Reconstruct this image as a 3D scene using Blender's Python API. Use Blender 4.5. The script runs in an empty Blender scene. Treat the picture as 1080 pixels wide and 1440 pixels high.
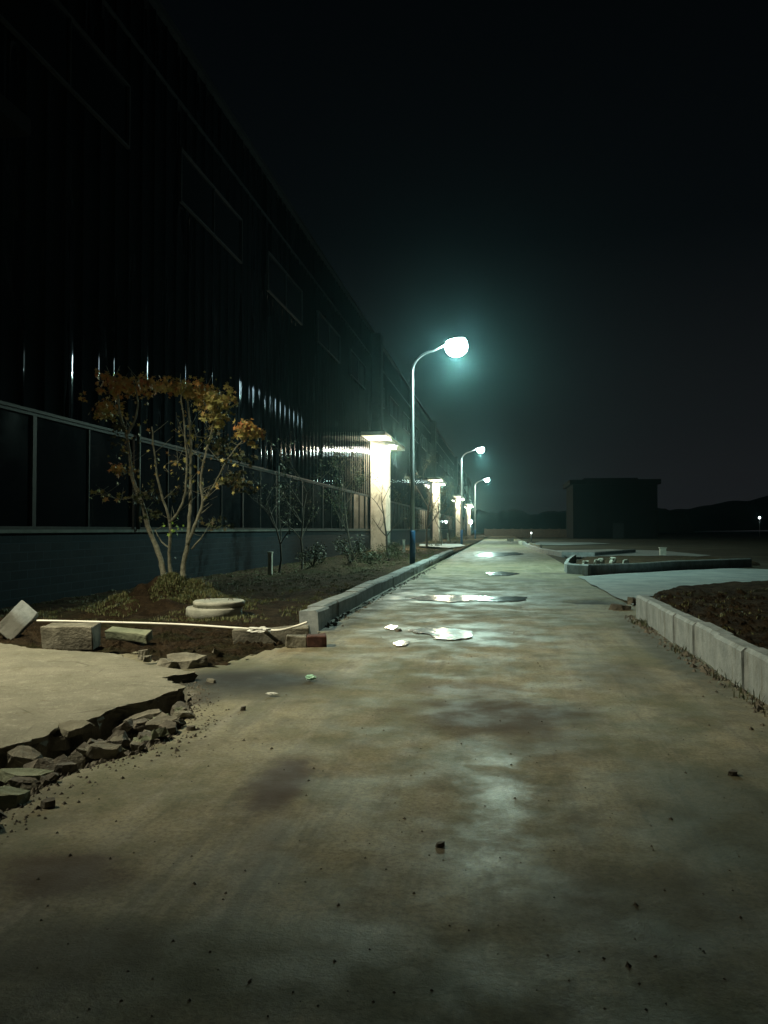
import bpy, bmesh, math, random
from mathutils import Vector, Matrix, noise
R = math.radians
sc = bpy.context.scene
C = bpy.data.collections.new("scene"); sc.collection.children.link(C)
rnd = random.Random(7)

# ---------------------------------------------------------------- camera
F, TH, PT, H = 1088.0, R(8.73), R(1.3), 1.5
cam = bpy.data.cameras.new("camera"); cam.sensor_fit = 'VERTICAL'
cam.sensor_height = 36; cam.sensor_width = 27; cam.lens = F / 1440 * 36
cam.clip_start = .05; cam.clip_end = 3000
co = bpy.data.objects.new("camera", cam); C.objects.link(co)
co.location = (0, 0, H); co.rotation_euler = (R(90) + PT, 0, TH)
sc.camera = co

def ray(u, v):
    r = (u - 540) / F; up = (720 - v) / F
    fw = math.cos(PT) - up * math.sin(PT); z = math.sin(PT) + up * math.cos(PT)
    return (r * math.cos(TH) - fw * math.sin(TH), r * math.sin(TH) + fw * math.cos(TH), z)
def P(u, v, z=0.0):
    d = ray(u, v); t = (z - H) / d[2]; return Vector((d[0] * t, d[1] * t, z))
def PY(u, v, Y):
    d = ray(u, v); t = Y / d[1]; return Vector((d[0] * t, Y, H + d[2] * t))

# ---------------------------------------------------------------- materials
class NT:
    def __init__(s, name):
        s.m = bpy.data.materials.new(name); s.m.use_nodes = True
        s.t = s.m.node_tree; s.n = s.t.nodes; s.b = s.n["Principled BSDF"]
        s.tc = s.n.new("ShaderNodeTexCoord")
        s.P = s.tc.outputs['Object']
    def link(s, a, b): s.t.links.new(a, b)
    def sv(s, sock, v):
        if hasattr(v, 'is_linked') or isinstance(v, bpy.types.NodeSocket): s.link(v, sock)
        else: sock.default_value = v
    def mapping(s, scale=(1, 1, 1), loc=(0, 0, 0), rot=(0, 0, 0), src=None):
        n = s.n.new("ShaderNodeMapping"); s.link(src or s.P, n.inputs[0])
        n.inputs['Location'].default_value = loc; n.inputs['Scale'].default_value = scale
        n.inputs['Rotation'].default_value = rot
        return n.outputs[0]
    def noise(s, scale, detail=4, rough=.6, src=None, dist=0):
        n = s.n.new("ShaderNodeTexNoise"); s.link(src or s.P, n.inputs['Vector'])
        n.inputs['Scale'].default_value = scale; n.inputs['Detail'].default_value = detail
        n.inputs['Roughness'].default_value = rough; n.inputs['Distortion'].default_value = dist
        return n.outputs['Fac']
    def vor(s, scale, feat='F1', src=None):
        n = s.n.new("ShaderNodeTexVoronoi"); s.link(src or s.P, n.inputs['Vector'])
        n.feature = feat; n.inputs['Scale'].default_value = scale
        return n.outputs['Distance']
    def ramp(s, x, a, b, lo=0.0, hi=1.0):
        n = s.n.new("ShaderNodeMapRange"); n.interpolation_type = 'SMOOTHSTEP'
        s.link(x, n.inputs[0]); n.inputs[1].default_value = a; n.inputs[2].default_value = b
        n.inputs[3].default_value = lo; n.inputs[4].default_value = hi
        return n.outputs[0]
    def mix(s, f, a, b, blend='MIX'):
        n = s.n.new("ShaderNodeMix"); n.data_type = 'RGBA'; n.blend_type = blend
        s.sv(n.inputs[0], f)
        for k, v in ((6, a), (7, b)):
            if isinstance(v, (tuple, list)): n.inputs[k].default_value = (*v[:3], 1)
            else: s.link(v, n.inputs[k])
        return n.outputs[2]
    def math(s, op, a, b=0.0, clamp=False):
        n = s.n.new("ShaderNodeMath"); n.operation = op; n.use_clamp = clamp
        s.sv(n.inputs[0], a); s.sv(n.inputs[1], b); return n.outputs[0]
    def bump(s, h, dist=.01, strength=1.0, prev=None):
        n = s.n.new("ShaderNodeBump"); s.link(h, n.inputs['Height'])
        n.inputs['Distance'].default_value = dist; n.inputs['Strength'].default_value = strength
        if prev: s.link(prev, n.inputs['Normal'])
        s.link(n.outputs[0], s.b.inputs['Normal']); return n.outputs[0]
    def col(s, v): s.sv(s.b.inputs['Base Color'], (*v[:3], 1) if isinstance(v, (tuple, list)) else v)
    def rough(s, v): s.sv(s.b.inputs['Roughness'], v)
    def blob(s, cx, cy, rx, ry, warp=None, amp=.6, rot=0.0, edge=(.55, 1.1)):
        """soft-edged irregular patch on the ground round (cx, cy)"""
        m = s.n.new("ShaderNodeMapping"); m.vector_type = 'TEXTURE'
        s.link(s.P, m.inputs[0]); m.inputs['Location'].default_value = (cx, cy, 0)
        m.inputs['Scale'].default_value = (rx, ry, 1000); m.inputs['Rotation'].default_value = (0, 0, rot)
        l = s.n.new("ShaderNodeVectorMath"); l.operation = 'LENGTH'; s.link(m.outputs[0], l.inputs[0])
        x = l.outputs['Value']
        if warp: x = s.math('ADD', x, s.math('MULTIPLY', s.math('SUBTRACT', warp, .5), amp * 2))
        return s.ramp(x, edge[0], edge[1], 1.0, 0.0)

def simple(name, a, b, scale=8, rough=.7, metal=0.0, bump=.004, bscale=40, detail=5):
    t = NT(name); n = t.noise(scale, detail)
    t.col(t.mix(t.ramp(n, .3, .7), a, b)); t.rough(rough)
    t.b.inputs['Metallic'].default_value = metal
    if bump: t.bump(t.noise(bscale, 4), bump)
    return t.m

M = {}
def matte(k, v=.08): M[k].node_tree.nodes['Principled BSDF'].inputs['Specular IOR Level'].default_value = v
def build_mats():
    # packed dusty road surface over concrete, damp in places
    t = NT("road_surface")
    big = t.noise(.45, 5, .6); mid = t.noise(2.2, 6, .65); fine = t.noise(38, 5, .7); speck = t.noise(150, 3, .7)
    tr = t.noise(1.0, 5, .65, src=t.mapping((3.2, .22, 1)), dist=.3)       # tyre tracks along the road
    c = t.mix(t.ramp(mid, .3, .7), (.195, .170, .100), (.325, .282, .180))
    c = t.mix(t.ramp(big, .40, .62, 0, .45), c, (.155, .170, .115))         # greenish silt
    c = t.mix(t.ramp(tr, .48, .68, 0, .50), c, (.340, .310, .255))
    c = t.mix(t.ramp(t.noise(1.3, 5, .7, src=t.mapping((4.0, .35, 1), (3, 9, 0))), .5, .70, 0, .55), c, (.085, .075, .050))
    c = t.mix(t.ramp(fine, .38, .72, 0, .60), c, (.07, .063, .045), )
    c = t.mix(t.ramp(t.noise(14, 6, .75), .50, .70, 0, .45), c, (.33, .30, .24))
    c = t.mix(t.ramp(t.vor(34), .02, .20, .55, 0), c, (.055, .050, .036))
    c = t.mix(t.ramp(t.noise(22, 6, .85), .52, .66, 0, .42), c, (.08, .072, .05))
    c = t.mix(t.ramp(speck, .60, .74, 0, .40), c, (.40, .37, .31))
    c = t.mix(t.ramp(t.noise(.55, 6, .72, src=t.mapping((1, .8, 1), (11, 4, 0))), .44, .60, 0, .55), c, (.060, .070, .028))
    c = t.mix(t.ramp(t.noise(2.4, 6, .75, src=t.mapping((1, .7, 1), (2, 14, 0))), .50, .68, 0, .50), c, (.075, .060, .036))
    w1 = t.noise(1.9, 5, .65); w2 = t.noise(5.0, 5, .7)
    for (cx, cy, rx, ry, rot, k, colr, am) in (
            (-.02, 6.35, .85, .85, .2, .85, (.045, .030, .014), .55),
            (-1.32, 4.5, .22, .6, .05, .75, (.045, .026, .016), .5),
            (-1.05, 3.2, .05, 1.0, .03, .28, (.05, .045, .025), .4),
            (-1.28, 3.1, .05, 1.1, .05, .28, (.05, .045, .025), .4),
            (-.95, 2.6, .9, .35, 0, .55, (.05, .06, .03), .6),
            (1.3, 4.2, .7, 1.2, .2, .6, (.05, .055, .034), .6),
            (1.2, 8.3, .5, 1.0, 0, .55, (.06, .055, .035), .6),
            (-.35, 7.4, .65, .4, 0, .55, (.075, .050, .030), .6),
            (.3, 5.5, .45, .5, 0, .45, (.070, .055, .030), .6),
            (-1.28, 4.45, .13, .55, .05, .85, (.050, .030, .018), .5),
            (-1.15, 3.7, .10, .6, .02, .35, (.070, .050, .030), .6),
            (-1.9, 3.15, .4, .28, 0, .75, (.055, .035, .022), .6),
            (-1.5, 2.6, .4, .3, 0, .5, (.06, .05, .03), .6),
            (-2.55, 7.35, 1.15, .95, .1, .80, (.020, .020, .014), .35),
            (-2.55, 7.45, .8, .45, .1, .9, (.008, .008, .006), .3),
            (-2.9, 4.0, .5, .35, .3, .6, (.06, .06, .045), .6),
            (.55, 3.2, .6, .5, 0, .5, (.070, .065, .048), .7),
            (1.95, 16.5, .75, .55, 0, .93, (.018, .016, .012), .5),
            (-2.1, 16.6, .25, .5, 0, .9, (.02, .018, .014), .5),
            (.7, 23.0, 1.0, .7, 0, .6, (.06, .05, .035), .5),
            (2.0, 10.4, .3, 4.2, 0, .70, (.050, .048, .034), .6),
            (1.6, 27.0, 1.2, .6, 0, .6, (.05, .045, .035), .5),
            (-2.45, 15.5, .28, 5.5, 0, .75, (.04, .038, .028), .7)):
        c = t.mix(t.math('MULTIPLY', t.blob(cx, cy, rx, ry, w2 if min(rx, ry) < .5 else w1, am, rot, (.35, 1.25)), min(1.0, k * 1.15)), c, colr)
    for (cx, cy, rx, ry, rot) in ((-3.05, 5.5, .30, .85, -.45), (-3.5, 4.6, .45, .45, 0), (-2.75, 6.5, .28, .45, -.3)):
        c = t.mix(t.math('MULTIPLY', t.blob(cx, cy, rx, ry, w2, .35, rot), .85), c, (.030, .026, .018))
    # damp rims round the puddles
    damp = None
    for (cx, cy, rx, ry) in ((-.75, 11.1, 1.5, 1.3), (-.6, 17.2, 2.6, 2.2), (-.7, 45.5, 3.0, 12)):
        b = t.blob(cx, cy, rx, ry, w1, .5)
        damp = b if damp is None else t.math('MAXIMUM', damp, b)
    c = t.mix(t.math('MULTIPLY', damp, .35), c, (.07, .065, .05))
    c = t.mix(t.ramp(t.noise(.9, 6, .7, src=t.mapping((1, .5, 1), (5, 2, 0))), .56, .70, 0, .5), c, (.06, .055, .035))
    t.col(c)
    r = t.ramp(t.noise(1.6, 5, .6), .35, .65, .62, .92)
    sheen = t.blob(-.03, 4.40, .27, 1.0, w2, .9, 0, (.1, 1.2))
    r = t.math('SUBTRACT', r, t.math('MULTIPLY', sheen, .34))
    r = t.math('SUBTRACT', r, t.math('MULTIPLY', damp, .16), True)
    t.rough(r)
    p = t.bump(t.noise(5, 5, .55), .010)
    t.bump(t.noise(70, 5, .75), .0045, 1, p)
    M['road'] = t.m
    # broken concrete slab
    t = NT("slab_concrete")
    c = t.mix(t.ramp(t.noise(2.0, 6, .65), .3, .7), (.175, .165, .125), (.255, .24, .185))
    c = t.mix(t.ramp(t.noise(.8, 4), .45, .7, 0, .4), c, (.17, .165, .11))
    c = t.mix(t.ramp(t.noise(9, 5, .75), .52, .72, 0, .5), c, (.42, .40, .33))
    c = t.mix(t.ramp(t.noise(55, 4, .7), .45, .75, 0, .45), c, (.09, .085, .06))
    ck = t.ramp(t.vor(.9, 'DISTANCE_TO_EDGE', t.mapping((1, 1, 1), src=t.P)), 0, .012, 1, 0)
    c = t.mix(t.math('MULTIPLY', ck, t.ramp(t.noise(.7, 3), .45, .6)), c, (.05, .045, .03))
    c = t.mix(t.ramp(t.noise(4, 6, .8, src=t.mapping((1, 1, 1), (7, 1, 0))), .52, .68, 0, .55), c, (.12, .105, .065))
    t.col(c); t.rough(.88)
    p = t.bump(t.noise(5, 6, .75), .03); t.bump(t.noise(60, 5, .8), .012, 1, p)
    M['slab'] = t.m
    t = NT("side_concrete")
    c = t.mix(t.ramp(t.noise(1.2, 6, .65), .35, .7), (.20, .235, .24), (.32, .355, .355))
    c = t.mix(t.ramp(t.noise(6, 5), .5, .75, 0, .4), c, (.17, .16, .13))
    t.col(c); t.rough(.7); t.bump(t.noise(20, 5, .7), .01)
    M['pave'] = t.m
    t = NT("soil")
    c = t.mix(t.ramp(t.noise(3, 6, .7), .3, .7), (.036, .026, .016), (.115, .080, .048))
    c = t.mix(t.ramp(t.noise(.7, 4), .5, .65, 0, .6), c, (.055, .065, .026))
    c = t.mix(t.ramp(t.vor(14), .05, .35, .5, 0), c, (.15, .12, .085))
    t.col(c); t.rough(.95)
    p = t.bump(t.noise(5, 8, .75), .12); t.bump(t.noise(40, 4, .7), .02, 1, p)
    M['soil'] = t.m
    M['ground'] = simple("bare_ground", (.035, .032, .022), (.075, .068, .05), .4, .95, 0, .03, 3)
    t = NT("kerb_concrete")
    oi = t.n.new("ShaderNodeObjectInfo")
    m = t.n.new("ShaderNodeVectorMath"); m.operation = 'ADD'; t.link(t.P, m.inputs[0]); t.link(oi.outputs['Random'], m.inputs[1])
    m2 = t.n.new("ShaderNodeVectorMath"); m2.operation = 'SCALE'; t.link(m.outputs[0], m2.inputs[0]); m2.inputs['Scale'].default_value = 1.7
    c = t.mix(t.ramp(t.noise(2.5, 6, .7, src=m2.outputs[0]), .3, .7), (.17, .195, .20), (.29, .32, .325))
    c = t.mix(t.ramp(t.noise(1.4, 5, .8, src=t.mapping((1, 1, .15), src=m2.outputs[0])), .52, .68, 0, .6), c, (.12, .11, .08))
    sep = t.n.new("ShaderNodeSeparateXYZ"); t.link(t.P, sep.inputs[0])
    low = t.ramp(t.math('ADD', sep.outputs[2], t.math('MULTIPLY', t.noise(9, 4), .16)), .06, .20, .75, 0)
    c = t.mix(low, c, (.075, .065, .045))                                  # mud splashed on the foot of the stone
    t.col(c); t.rough(.8)
    p = t.bump(t.noise(18, 6, .7), .012); t.bump(t.noise(120, 3), .003, 1, p)
    M['kerb'] = t.m
    M['stone'] = simple("weathered_concrete", (.09, .083, .062), (.23, .215, .17), 5, .9, 0, .012, 30)
    M['stone_green'] = simple("mossy_concrete", (.12, .14, .09), (.24, .26, .18), 4, .9, 0, .012, 30)
    M['stone_dark'] = simple("dirty_concrete", (.06, .055, .045), (.17, .15, .12), 5, .92, 0, .015, 30)
    M['brick'] = simple("red_brick", (.045, .016, .012), (.10, .040, .028), 12, .9, 0, .006, 60)
    M['cover'] = simple("cover_concrete", (.30, .31, .26), (.50, .50, .43), 5, .8, 0, .006, 40)
    M['pvc'] = simple("white_pvc", (.70, .68, .60), (.85, .83, .76), 3, .45, 0, 0)
    M['plastic'] = simple("white_plastic", (.6, .6, .56), (.85, .86, .82), 20, .5, 0, .004, 60)
    M['green_plastic'] = simple("pale_green_plastic", (.30, .62, .45), (.55, .85, .68), 20, .4, 0, .004, 60)
    # ribbed metal cladding
    t = NT("dark_cladding")
    c = t.mix(t.ramp(t.noise(.6, 5, src=t.mapping((1, 1, .15))), .3, .7), (.022, .026, .031), (.042, .046, .052))
    sp_ = t.n.new("ShaderNodeSeparateXYZ"); t.link(t.P, sp_.inputs[0])
    msk = t.math('ADD', t.noise(1.3, 3, .7, src=t.mapping((1, 1, .10))), t.ramp(sp_.outputs[1], 38, 54, -.135, .02))
    k = t.ramp(msk, .41, .45)                                              # mask mutes glints: ribs darker and non-metallic, mostly at the near end
    c = t.mix(k, (.004, .005, .006), c)
    t.col(c); t.sv(t.b.inputs['Metallic'], k); t.rough(.055)
    t.b.inputs['Specular IOR Level'].default_value = 0.0
    M['clad'] = t.m
    t = NT("blue_block_wall")
    sep = t.n.new("ShaderNodeSeparateXYZ"); t.link(t.P, sep.inputs[0])
    cmb = t.n.new("ShaderNodeCombineXYZ"); t.link(sep.outputs[1], cmb.inputs[0]); t.link(sep.outputs[2], cmb.inputs[1])
    br = t.n.new("ShaderNodeTexBrick"); t.link(cmb.outputs[0], br.inputs['Vector'])
    br.inputs['Color1'].default_value = (.009, .015, .019, 1); br.inputs['Color2'].default_value = (.013, .021, .026, 1)
    br.inputs['Mortar'].default_value = (.02, .035, .045, 1); br.inputs['Scale'].default_value = 1
    br.inputs['Brick Width'].default_value = .60; br.inputs['Row Height'].default_value = .20
    br.inputs['Mortar Size'].default_value = .012
    c = t.mix(t.ramp(t.noise(1.2, 6, .7), .4, .7, 0, .6), br.outputs['Color'], (.016, .024, .026))
    t.col(c); t.rough(.8); t.b.inputs['Specular IOR Level'].default_value = .06; t.bump(t.math('MULTIPLY', br.outputs['Fac'], -1), .01); M['wall'] = t.m
    M['trim'] = simple("pale_trim", (.055, .07, .06), (.09, .105, .095), 3, .55, 0, 0)
    M['frame'] = simple("pale_window_frame", (.014, .017, .016), (.026, .030, .028), 4, .6, 0.0, 0)
    M['upper_frame'] = simple("grey_window_frame", (.014, .017, .018), (.024, .028, .029), 4, .6, 0.0, 0)
    t = NT("dark_glass"); t.col((.004, .005, .006)); t.rough(t.ramp(t.noise(.8, 3), .3, .7, .05, .14))
    t.b.inputs['IOR'].default_value = 1.5; t.b.inputs['Specular IOR Level'].default_value = .10; M['glass'] = t.m
    t = NT("cream_render")
    c = t.mix(t.ramp(t.noise(1.5, 6, .7), .3, .7), (.56, .52, .44), (.74, .71, .62))
    c = t.mix(t.ramp(t.noise(1.2, 6, .75, src=t.mapping((2, 2, .6))), .50, .68, 0, .75), c, (.24, .22, .16))
    t.col(c); t.rough(.85); t.bump(t.noise(12, 5), .01); M['pier'] = t.m
    M['pole'] = simple("galvanised_pole", (.26, .30, .32), (.36, .40, .42), 2, .42, .4, 0)
    M['pole_blue'] = simple("dark_blue_base", (.02, .09, .20), (.035, .12, .26), 4, .45, 0, .002, 40)
    M['housing'] = simple("grey_lamp_housing", (.30, .32, .33), (.40, .42, .43), 5, .45, .3, 0)
    def emit(name, col, s):
        t = NT(name); t.col((.8, .8, .8)); t.b.inputs['Emission Color'].default_value = (*col, 1)
        t.b.inputs['Emission Strength'].default_value = s; return t.m
    M['lens'] = emit("street_lamp_lens", (.72, 1.0, .95), 130)
    M['lens_warm'] = emit("wall_lamp_lens", (1.0, .93, .84), 60)
    M['lens_low'] = emit("far_lamp_lens", (.85, 1.0, .95), 7)
    M['lens_dim'] = emit("dim_lamp_lens", (.85, 1.0, .95), 1.2)
    t = NT("bark")
    c = t.mix(t.ramp(t.noise(9, 6, .75), .35, .65), (.14, .14, .10), (.30, .30, .23))
    c = t.mix(t.ramp(t.noise(26, 4), .5, .7, 0, .6), c, (.09, .08, .055))
    t.col(c); t.rough(.9); t.bump(t.noise(30, 6, .75, src=t.mapping((1, 1, .35))), .02); M['bark'] = t.m
    M['bark_dark'] = simple("dark_bark", (.035, .03, .022), (.07, .06, .045), 9, .9, 0, .01, 30)
    def leaf(name, cols):
        t = NT(name); g = t.n.new("ShaderNodeNewGeometry")
        cr = t.n.new("ShaderNodeValToRGB"); t.link(g.outputs['Random Per Island'], cr.inputs[0])
        e = cr.color_ramp.elements
        e[0].position = 0; e[0].color = (*cols[0], 1); e[1].position = 1; e[1].color = (*cols[-1], 1)
        for i, c in enumerate(cols[1:-1]):
            x = e.new((i + 1) / (len(cols) - 1)); x.color = (*c, 1)
        t.col(cr.outputs[0]); t.rough(.6)
        t.b.inputs['Transmission Weight'].default_value = 0
        return t.m
    M['leaf_orange'] = leaf("autumn_leaves", [(.38, .13, .045), (.54, .26, .07), (.44, .32, .10), (.56, .37, .11), (.24, .25, .08)])
    M['leaf_olive'] = leaf("olive_leaves", [(.36, .35, .10), (.24, .23, .06), (.52, .46, .16), (.42, .25, .09), (.56, .53, .20)])
    M['leaf_dark'] = leaf("dark_leaves", [(.020, .035, .012), (.045, .06, .02), (.07, .055, .02), (.03, .05, .02)])
    M['leaf_green'] = leaf("fresh_leaves", [(.20, .36, .05), (.34, .48, .09)])
    M['grass'] = leaf("dry_grass", [(.06, .085, .025), (.10, .11, .04), (.15, .14, .06), (.08, .11, .035)])
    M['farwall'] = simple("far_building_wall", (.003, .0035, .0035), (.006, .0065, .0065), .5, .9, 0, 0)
    M['hill'] = simple("wooded_hill", (.012, .02, .014), (.03, .04, .028), .05, 1, 0, 0)
    t = NT("puddle_water")
    t.col((.022, .021, .017)); t.b.inputs['IOR'].default_value = 1.33
    t.b.inputs['Specular IOR Level'].default_value = .9
    t.rough(.20)
    p = t.bump(t.noise(2.6, 3, .6, src=t.mapping((1.0, 1.0, 1))), .020)
    M['water'] = t.m
build_mats()
for k in ('trim', 'frame', 'upper_frame', 'farwall', 'soil', 'ground'): matte(k)

# ---------------------------------------------------------------- helpers
def tag(o, label=None, cat=None, group=None, kind=None):
    if label: o['label'] = label
    if cat: o['category'] = cat
    if group: o['group'] = group
    if kind: o['kind'] = kind
    return o
def empty(name, loc=(0, 0, 0), rz=0.0, **k):
    o = bpy.data.objects.new(name, None); C.objects.link(o); o.location = loc
    o.rotation_euler = (0, 0, rz); o.empty_display_size = .2
    return tag(o, **k)
class MB:
    def __init__(s): s.v = []; s.f = []; s.sm = []
    def add(s, vs, fs, smooth=False):
        b = len(s.v); s.v += [tuple(v) for v in vs]
        for f in fs: s.f.append([i + b for i in f]); s.sm.append(smooth)
        return s
    def box(s, x0, x1, y0, y1, z0, z1, mat=None):
        v = [Vector((x, y, z)) for z in (z0, z1) for y in (y0, y1) for x in (x0, x1)]
        if mat: v = [mat @ p for p in v]
        return s.add(v, [(0, 2, 3, 1), (4, 5, 7, 6), (0, 1, 5, 4), (2, 6, 7, 3), (0, 4, 6, 2), (1, 3, 7, 5)])
    def tube(s, pts, rad, n=8, cap=True):
        pts = [Vector(p) for p in pts]
        if not isinstance(rad, (list, tuple)): rad = [rad] * len(pts)
        rings = []; prev = None
        for i, p in enumerate(pts):
            d = (pts[min(i + 1, len(pts) - 1)] - pts[max(i - 1, 0)]).normalized()
            a = prev - d * prev.dot(d) if prev else d.orthogonal()
            if a.length < 1e-5: a = d.orthogonal()
            a.normalize(); prev = a; b = d.cross(a)
            rings.append([p + (a * math.cos(t) + b * math.sin(t)) * rad[i] for t in [2 * math.pi * k / n for k in range(n)]])
        vs = [v for r in rings for v in r]
        fs = [(i * n + k, i * n + (k + 1) % n, (i + 1) * n + (k + 1) % n, (i + 1) * n + k) for i in range(len(pts) - 1) for k in range(n)]
        if cap: fs += [tuple(range(n))[::-1], tuple(range((len(pts) - 1) * n, len(pts) * n))]
        return s.add(vs, fs, True)
    def lathe(s, prof, n=24, c=(0, 0, 0)):
        vs = [(c[0] + r * math.cos(2 * math.pi * k / n), c[1] + r * math.sin(2 * math.pi * k / n), c[2] + z) for r, z in prof for k in range(n)]
        fs = [(i * n + k, i * n + (k + 1) % n, (i + 1) * n + (k + 1) % n, (i + 1) * n + k) for i in range(len(prof) - 1) for k in range(n)]
        fs += [tuple(range(n))[::-1], tuple(range((len(prof) - 1) * n, len(prof) * n))]
        return s.add(vs, fs, True)
    def build(s, name, mat, parent=None, bevel=0.0, seg=2, flat=False, **k):
        me = bpy.data.meshes.new(name); me.from_pydata(s.v, [], s.f); me.update()
        me.polygons.foreach_set('use_smooth', [False if flat else x for x in s.sm])
        me.materials.append(M[mat] if isinstance(mat, str) else mat)
        o = bpy.data.objects.new(name, me); C.objects.link(o)
        if parent: o.parent = parent
        if bevel:
            b = o.modifiers.new("bevel", 'BEVEL'); b.width = bevel; b.segments = seg; b.limit_method = 'ANGLE'
        return tag(o, **k)
def copy_tree(o, parent=None):
    c = o.copy(); C.objects.link(c)
    if parent: c.parent = parent
    for ch in list(o.children): copy_tree(ch, c)
    return c
def nz(x, y, s=1.0, z=0.0): return noise.noise(Vector((x * s, y * s, z)))
def inside(x, y, poly):
    r = False; j = len(poly) - 1
    for i in range(len(poly)):
        xi, yi = poly[i][0], poly[i][1]; xj, yj = poly[j][0], poly[j][1]
        if (yi > y) != (yj > y) and x < (xj - xi) * (y - yi) / (yj - yi) + xi: r = not r
        j = i
    return r
def edge_dist(x, y, poly):
    d = 1e9; p = Vector((x, y))
    for i in range(len(poly)):
        a = Vector(poly[i][:2]); b = Vector(poly[(i + 1) % len(poly)][:2]); ab = b - a
        t = max(0, min(1, (p - a).dot(ab) / max(ab.length_squared, 1e-9)))
        d = min(d, (p - a - ab * t).length)
    return d
def jag(poly, step, amp, seed, keep=None):
    out = []; r = random.Random(seed)
    for i in range(len(poly)):
        a = Vector(poly[i][:2]); b = Vector(poly[(i + 1) % len(poly)][:2]); L = (b - a).length
        n = max(1, int(L / step)) if not keep or i in keep else 1
        nn = Vector((-(b - a).y, (b - a).x)).normalized()
        for k in range(n):
            q = a + (b - a) * ((k + (r.uniform(-.3, .3) if k else 0)) / n)
            if k: q = q + nn * r.uniform(-amp, amp)
            out.append((q.x, q.y))
    return out

# ---------------------------------------------------------------- ground and road
def sheet(name, xs, ys, hf, mat, skip=None, **k):
    nx = len(xs); v = [(x, y, hf(x, y)) for y in ys for x in xs]
    f = []
    for j in range(len(ys) - 1):
        for i in range(nx - 1):
            if skip and skip((xs[i] + xs[i + 1]) / 2, (ys[j] + ys[j + 1]) / 2): continue
            f.append((j * nx + i, j * nx + i + 1, (j + 1) * nx + i + 1, (j + 1) * nx + i))
    me = bpy.data.meshes.new(name); me.from_pydata(v, [], f); me.update()
    me.polygons.foreach_set('use_smooth', [True] * len(f)); me.materials.append(M[mat])
    o = bpy.data.objects.new(name, me); C.objects.link(o); return tag(o, **k)

SLAB_Z = .085
ED = [(0, 1052), (62, 1036), (82, 1020), (125, 1012), (178, 990), (205, 986), (262, 966), (226, 953), (276, 945), (205, 934), (160, 919), (50, 912), (0, 904)]
slab_poly = [tuple(P(u, v, SLAB_Z)[:2]) for u, v in ED]
far_l = [(-14.0, 10.0), (-14.0, -2.0), (-5.2, -2.0), (-4.6, 2.2), (-4.0, 3.6)]
slab_poly = slab_poly + far_l
# trench of broken concrete below the slab edge
TR = [(0, 1062), (60, 1040), (125, 1016), (180, 994), (262, 968), (268, 1000), (245, 1032), (200, 1058), (110, 1082), (60, 1108), (0, 1150), (-60, 1200), (-120, 1100)]
trench = [tuple(P(u, v)[:2]) for u, v in TR]
WX = -10.5     # facade plane
KX = -2.82     # road face of the left kerb

def road_h(x, y):
    h = .012 * nz(x, y, .6) + .004 * nz(x, y, 4)
    if y < 9.5 and x < -1.5 and inside(x, y, trench):
        e = edge_dist(x, y, trench)
        h -= min(.07, e * .6) + .03 * nz(x, y, 7)
        if edge_dist(x, y, slab_poly) < .22: h -= .24 * (1 - edge_dist(x, y, slab_poly) / .22)
    if 14.2 < y < 18 and x > .9:                         # hole left beside the kerb end
        d = math.hypot((x - 2.0) / .8, (y - 16.5) / .45)
        if d < 1: h -= .14 * (1 - d)
    return h
DUG = [(-60, 912), (50, 917), (120, 920), (195, 915), (262, 936), (300, 936), (330, 928), (380, 914), (435, 903), (450, 890), (440, 872), (0, 860), (-60, 860)]
dug = [tuple(P(u, v)[:2]) for u, v in DUG]
def in_dug(x, y):
    if y < 6.5 or y > 12.5 or x > -2: return False
    return inside(x + .08 * nz(x, y, 3), y + .06 * nz(x, y, 2.5, 3), dug)
def frange(a, b, s):
    r = []; x = a
    while x < b: r.append(x); x += s
    return r + [b]
ys = frange(-3, 2, .3)[:-1] + frange(2, 11, .06)[:-1]
y = 11.0; st = .06
while y < 300: ys.append(y); st *= 1.035; y += st
ys.append(300)
def soil_zone(x, y):
    # dug earth on the left of the broken slab and under the verge
    return x < KX - .1 and y > 9.3 + (0.25 * nz(x, y, 1.3)) - (.0 if x < -6 else 0)
road = sheet("road", frange(-9, 2.6, .075), ys, road_h, 'road', skip=lambda x, y: (x < KX - .25 and y > 11.6) or in_dug(x, y), kind='structure')
g = MB().add([(-700, -60, -.42), (700, -60, -.42), (700, 900, -.42), (-700, 900, -.42)], [(0, 1, 2, 3)])
g.build("ground", 'ground', kind='structure')
# open land to the right beyond the kerb
def right_h(x, y): return -.03 + .05 * nz(x, y, .25) + .02 * nz(x, y, 1.5) - max(0, min(.25, (y - 150) * .01))
sheet("bare_land", frange(2.55, 12, .5)[:-1] + frange(12, 120, 3), frange(-3, 60, 1)[:-1] + frange(60, 400, 8), right_h, 'ground', kind='structure')
def dug_h(x, y): return -.035 + .06 * nz(x, y, 2.2) + .04 * nz(x, y, 6) + .02 * nz(x, y, 14) + (.05 if y < 9 else 0)
sheet("dug_earth", frange(-8.6, -1.9, .05), frange(7, 12.2, .05), dug_h, 'soil', skip=lambda x, y: not inside(x, y, dug) and edge_dist(x, y, dug) > .14, kind='structure')
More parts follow.
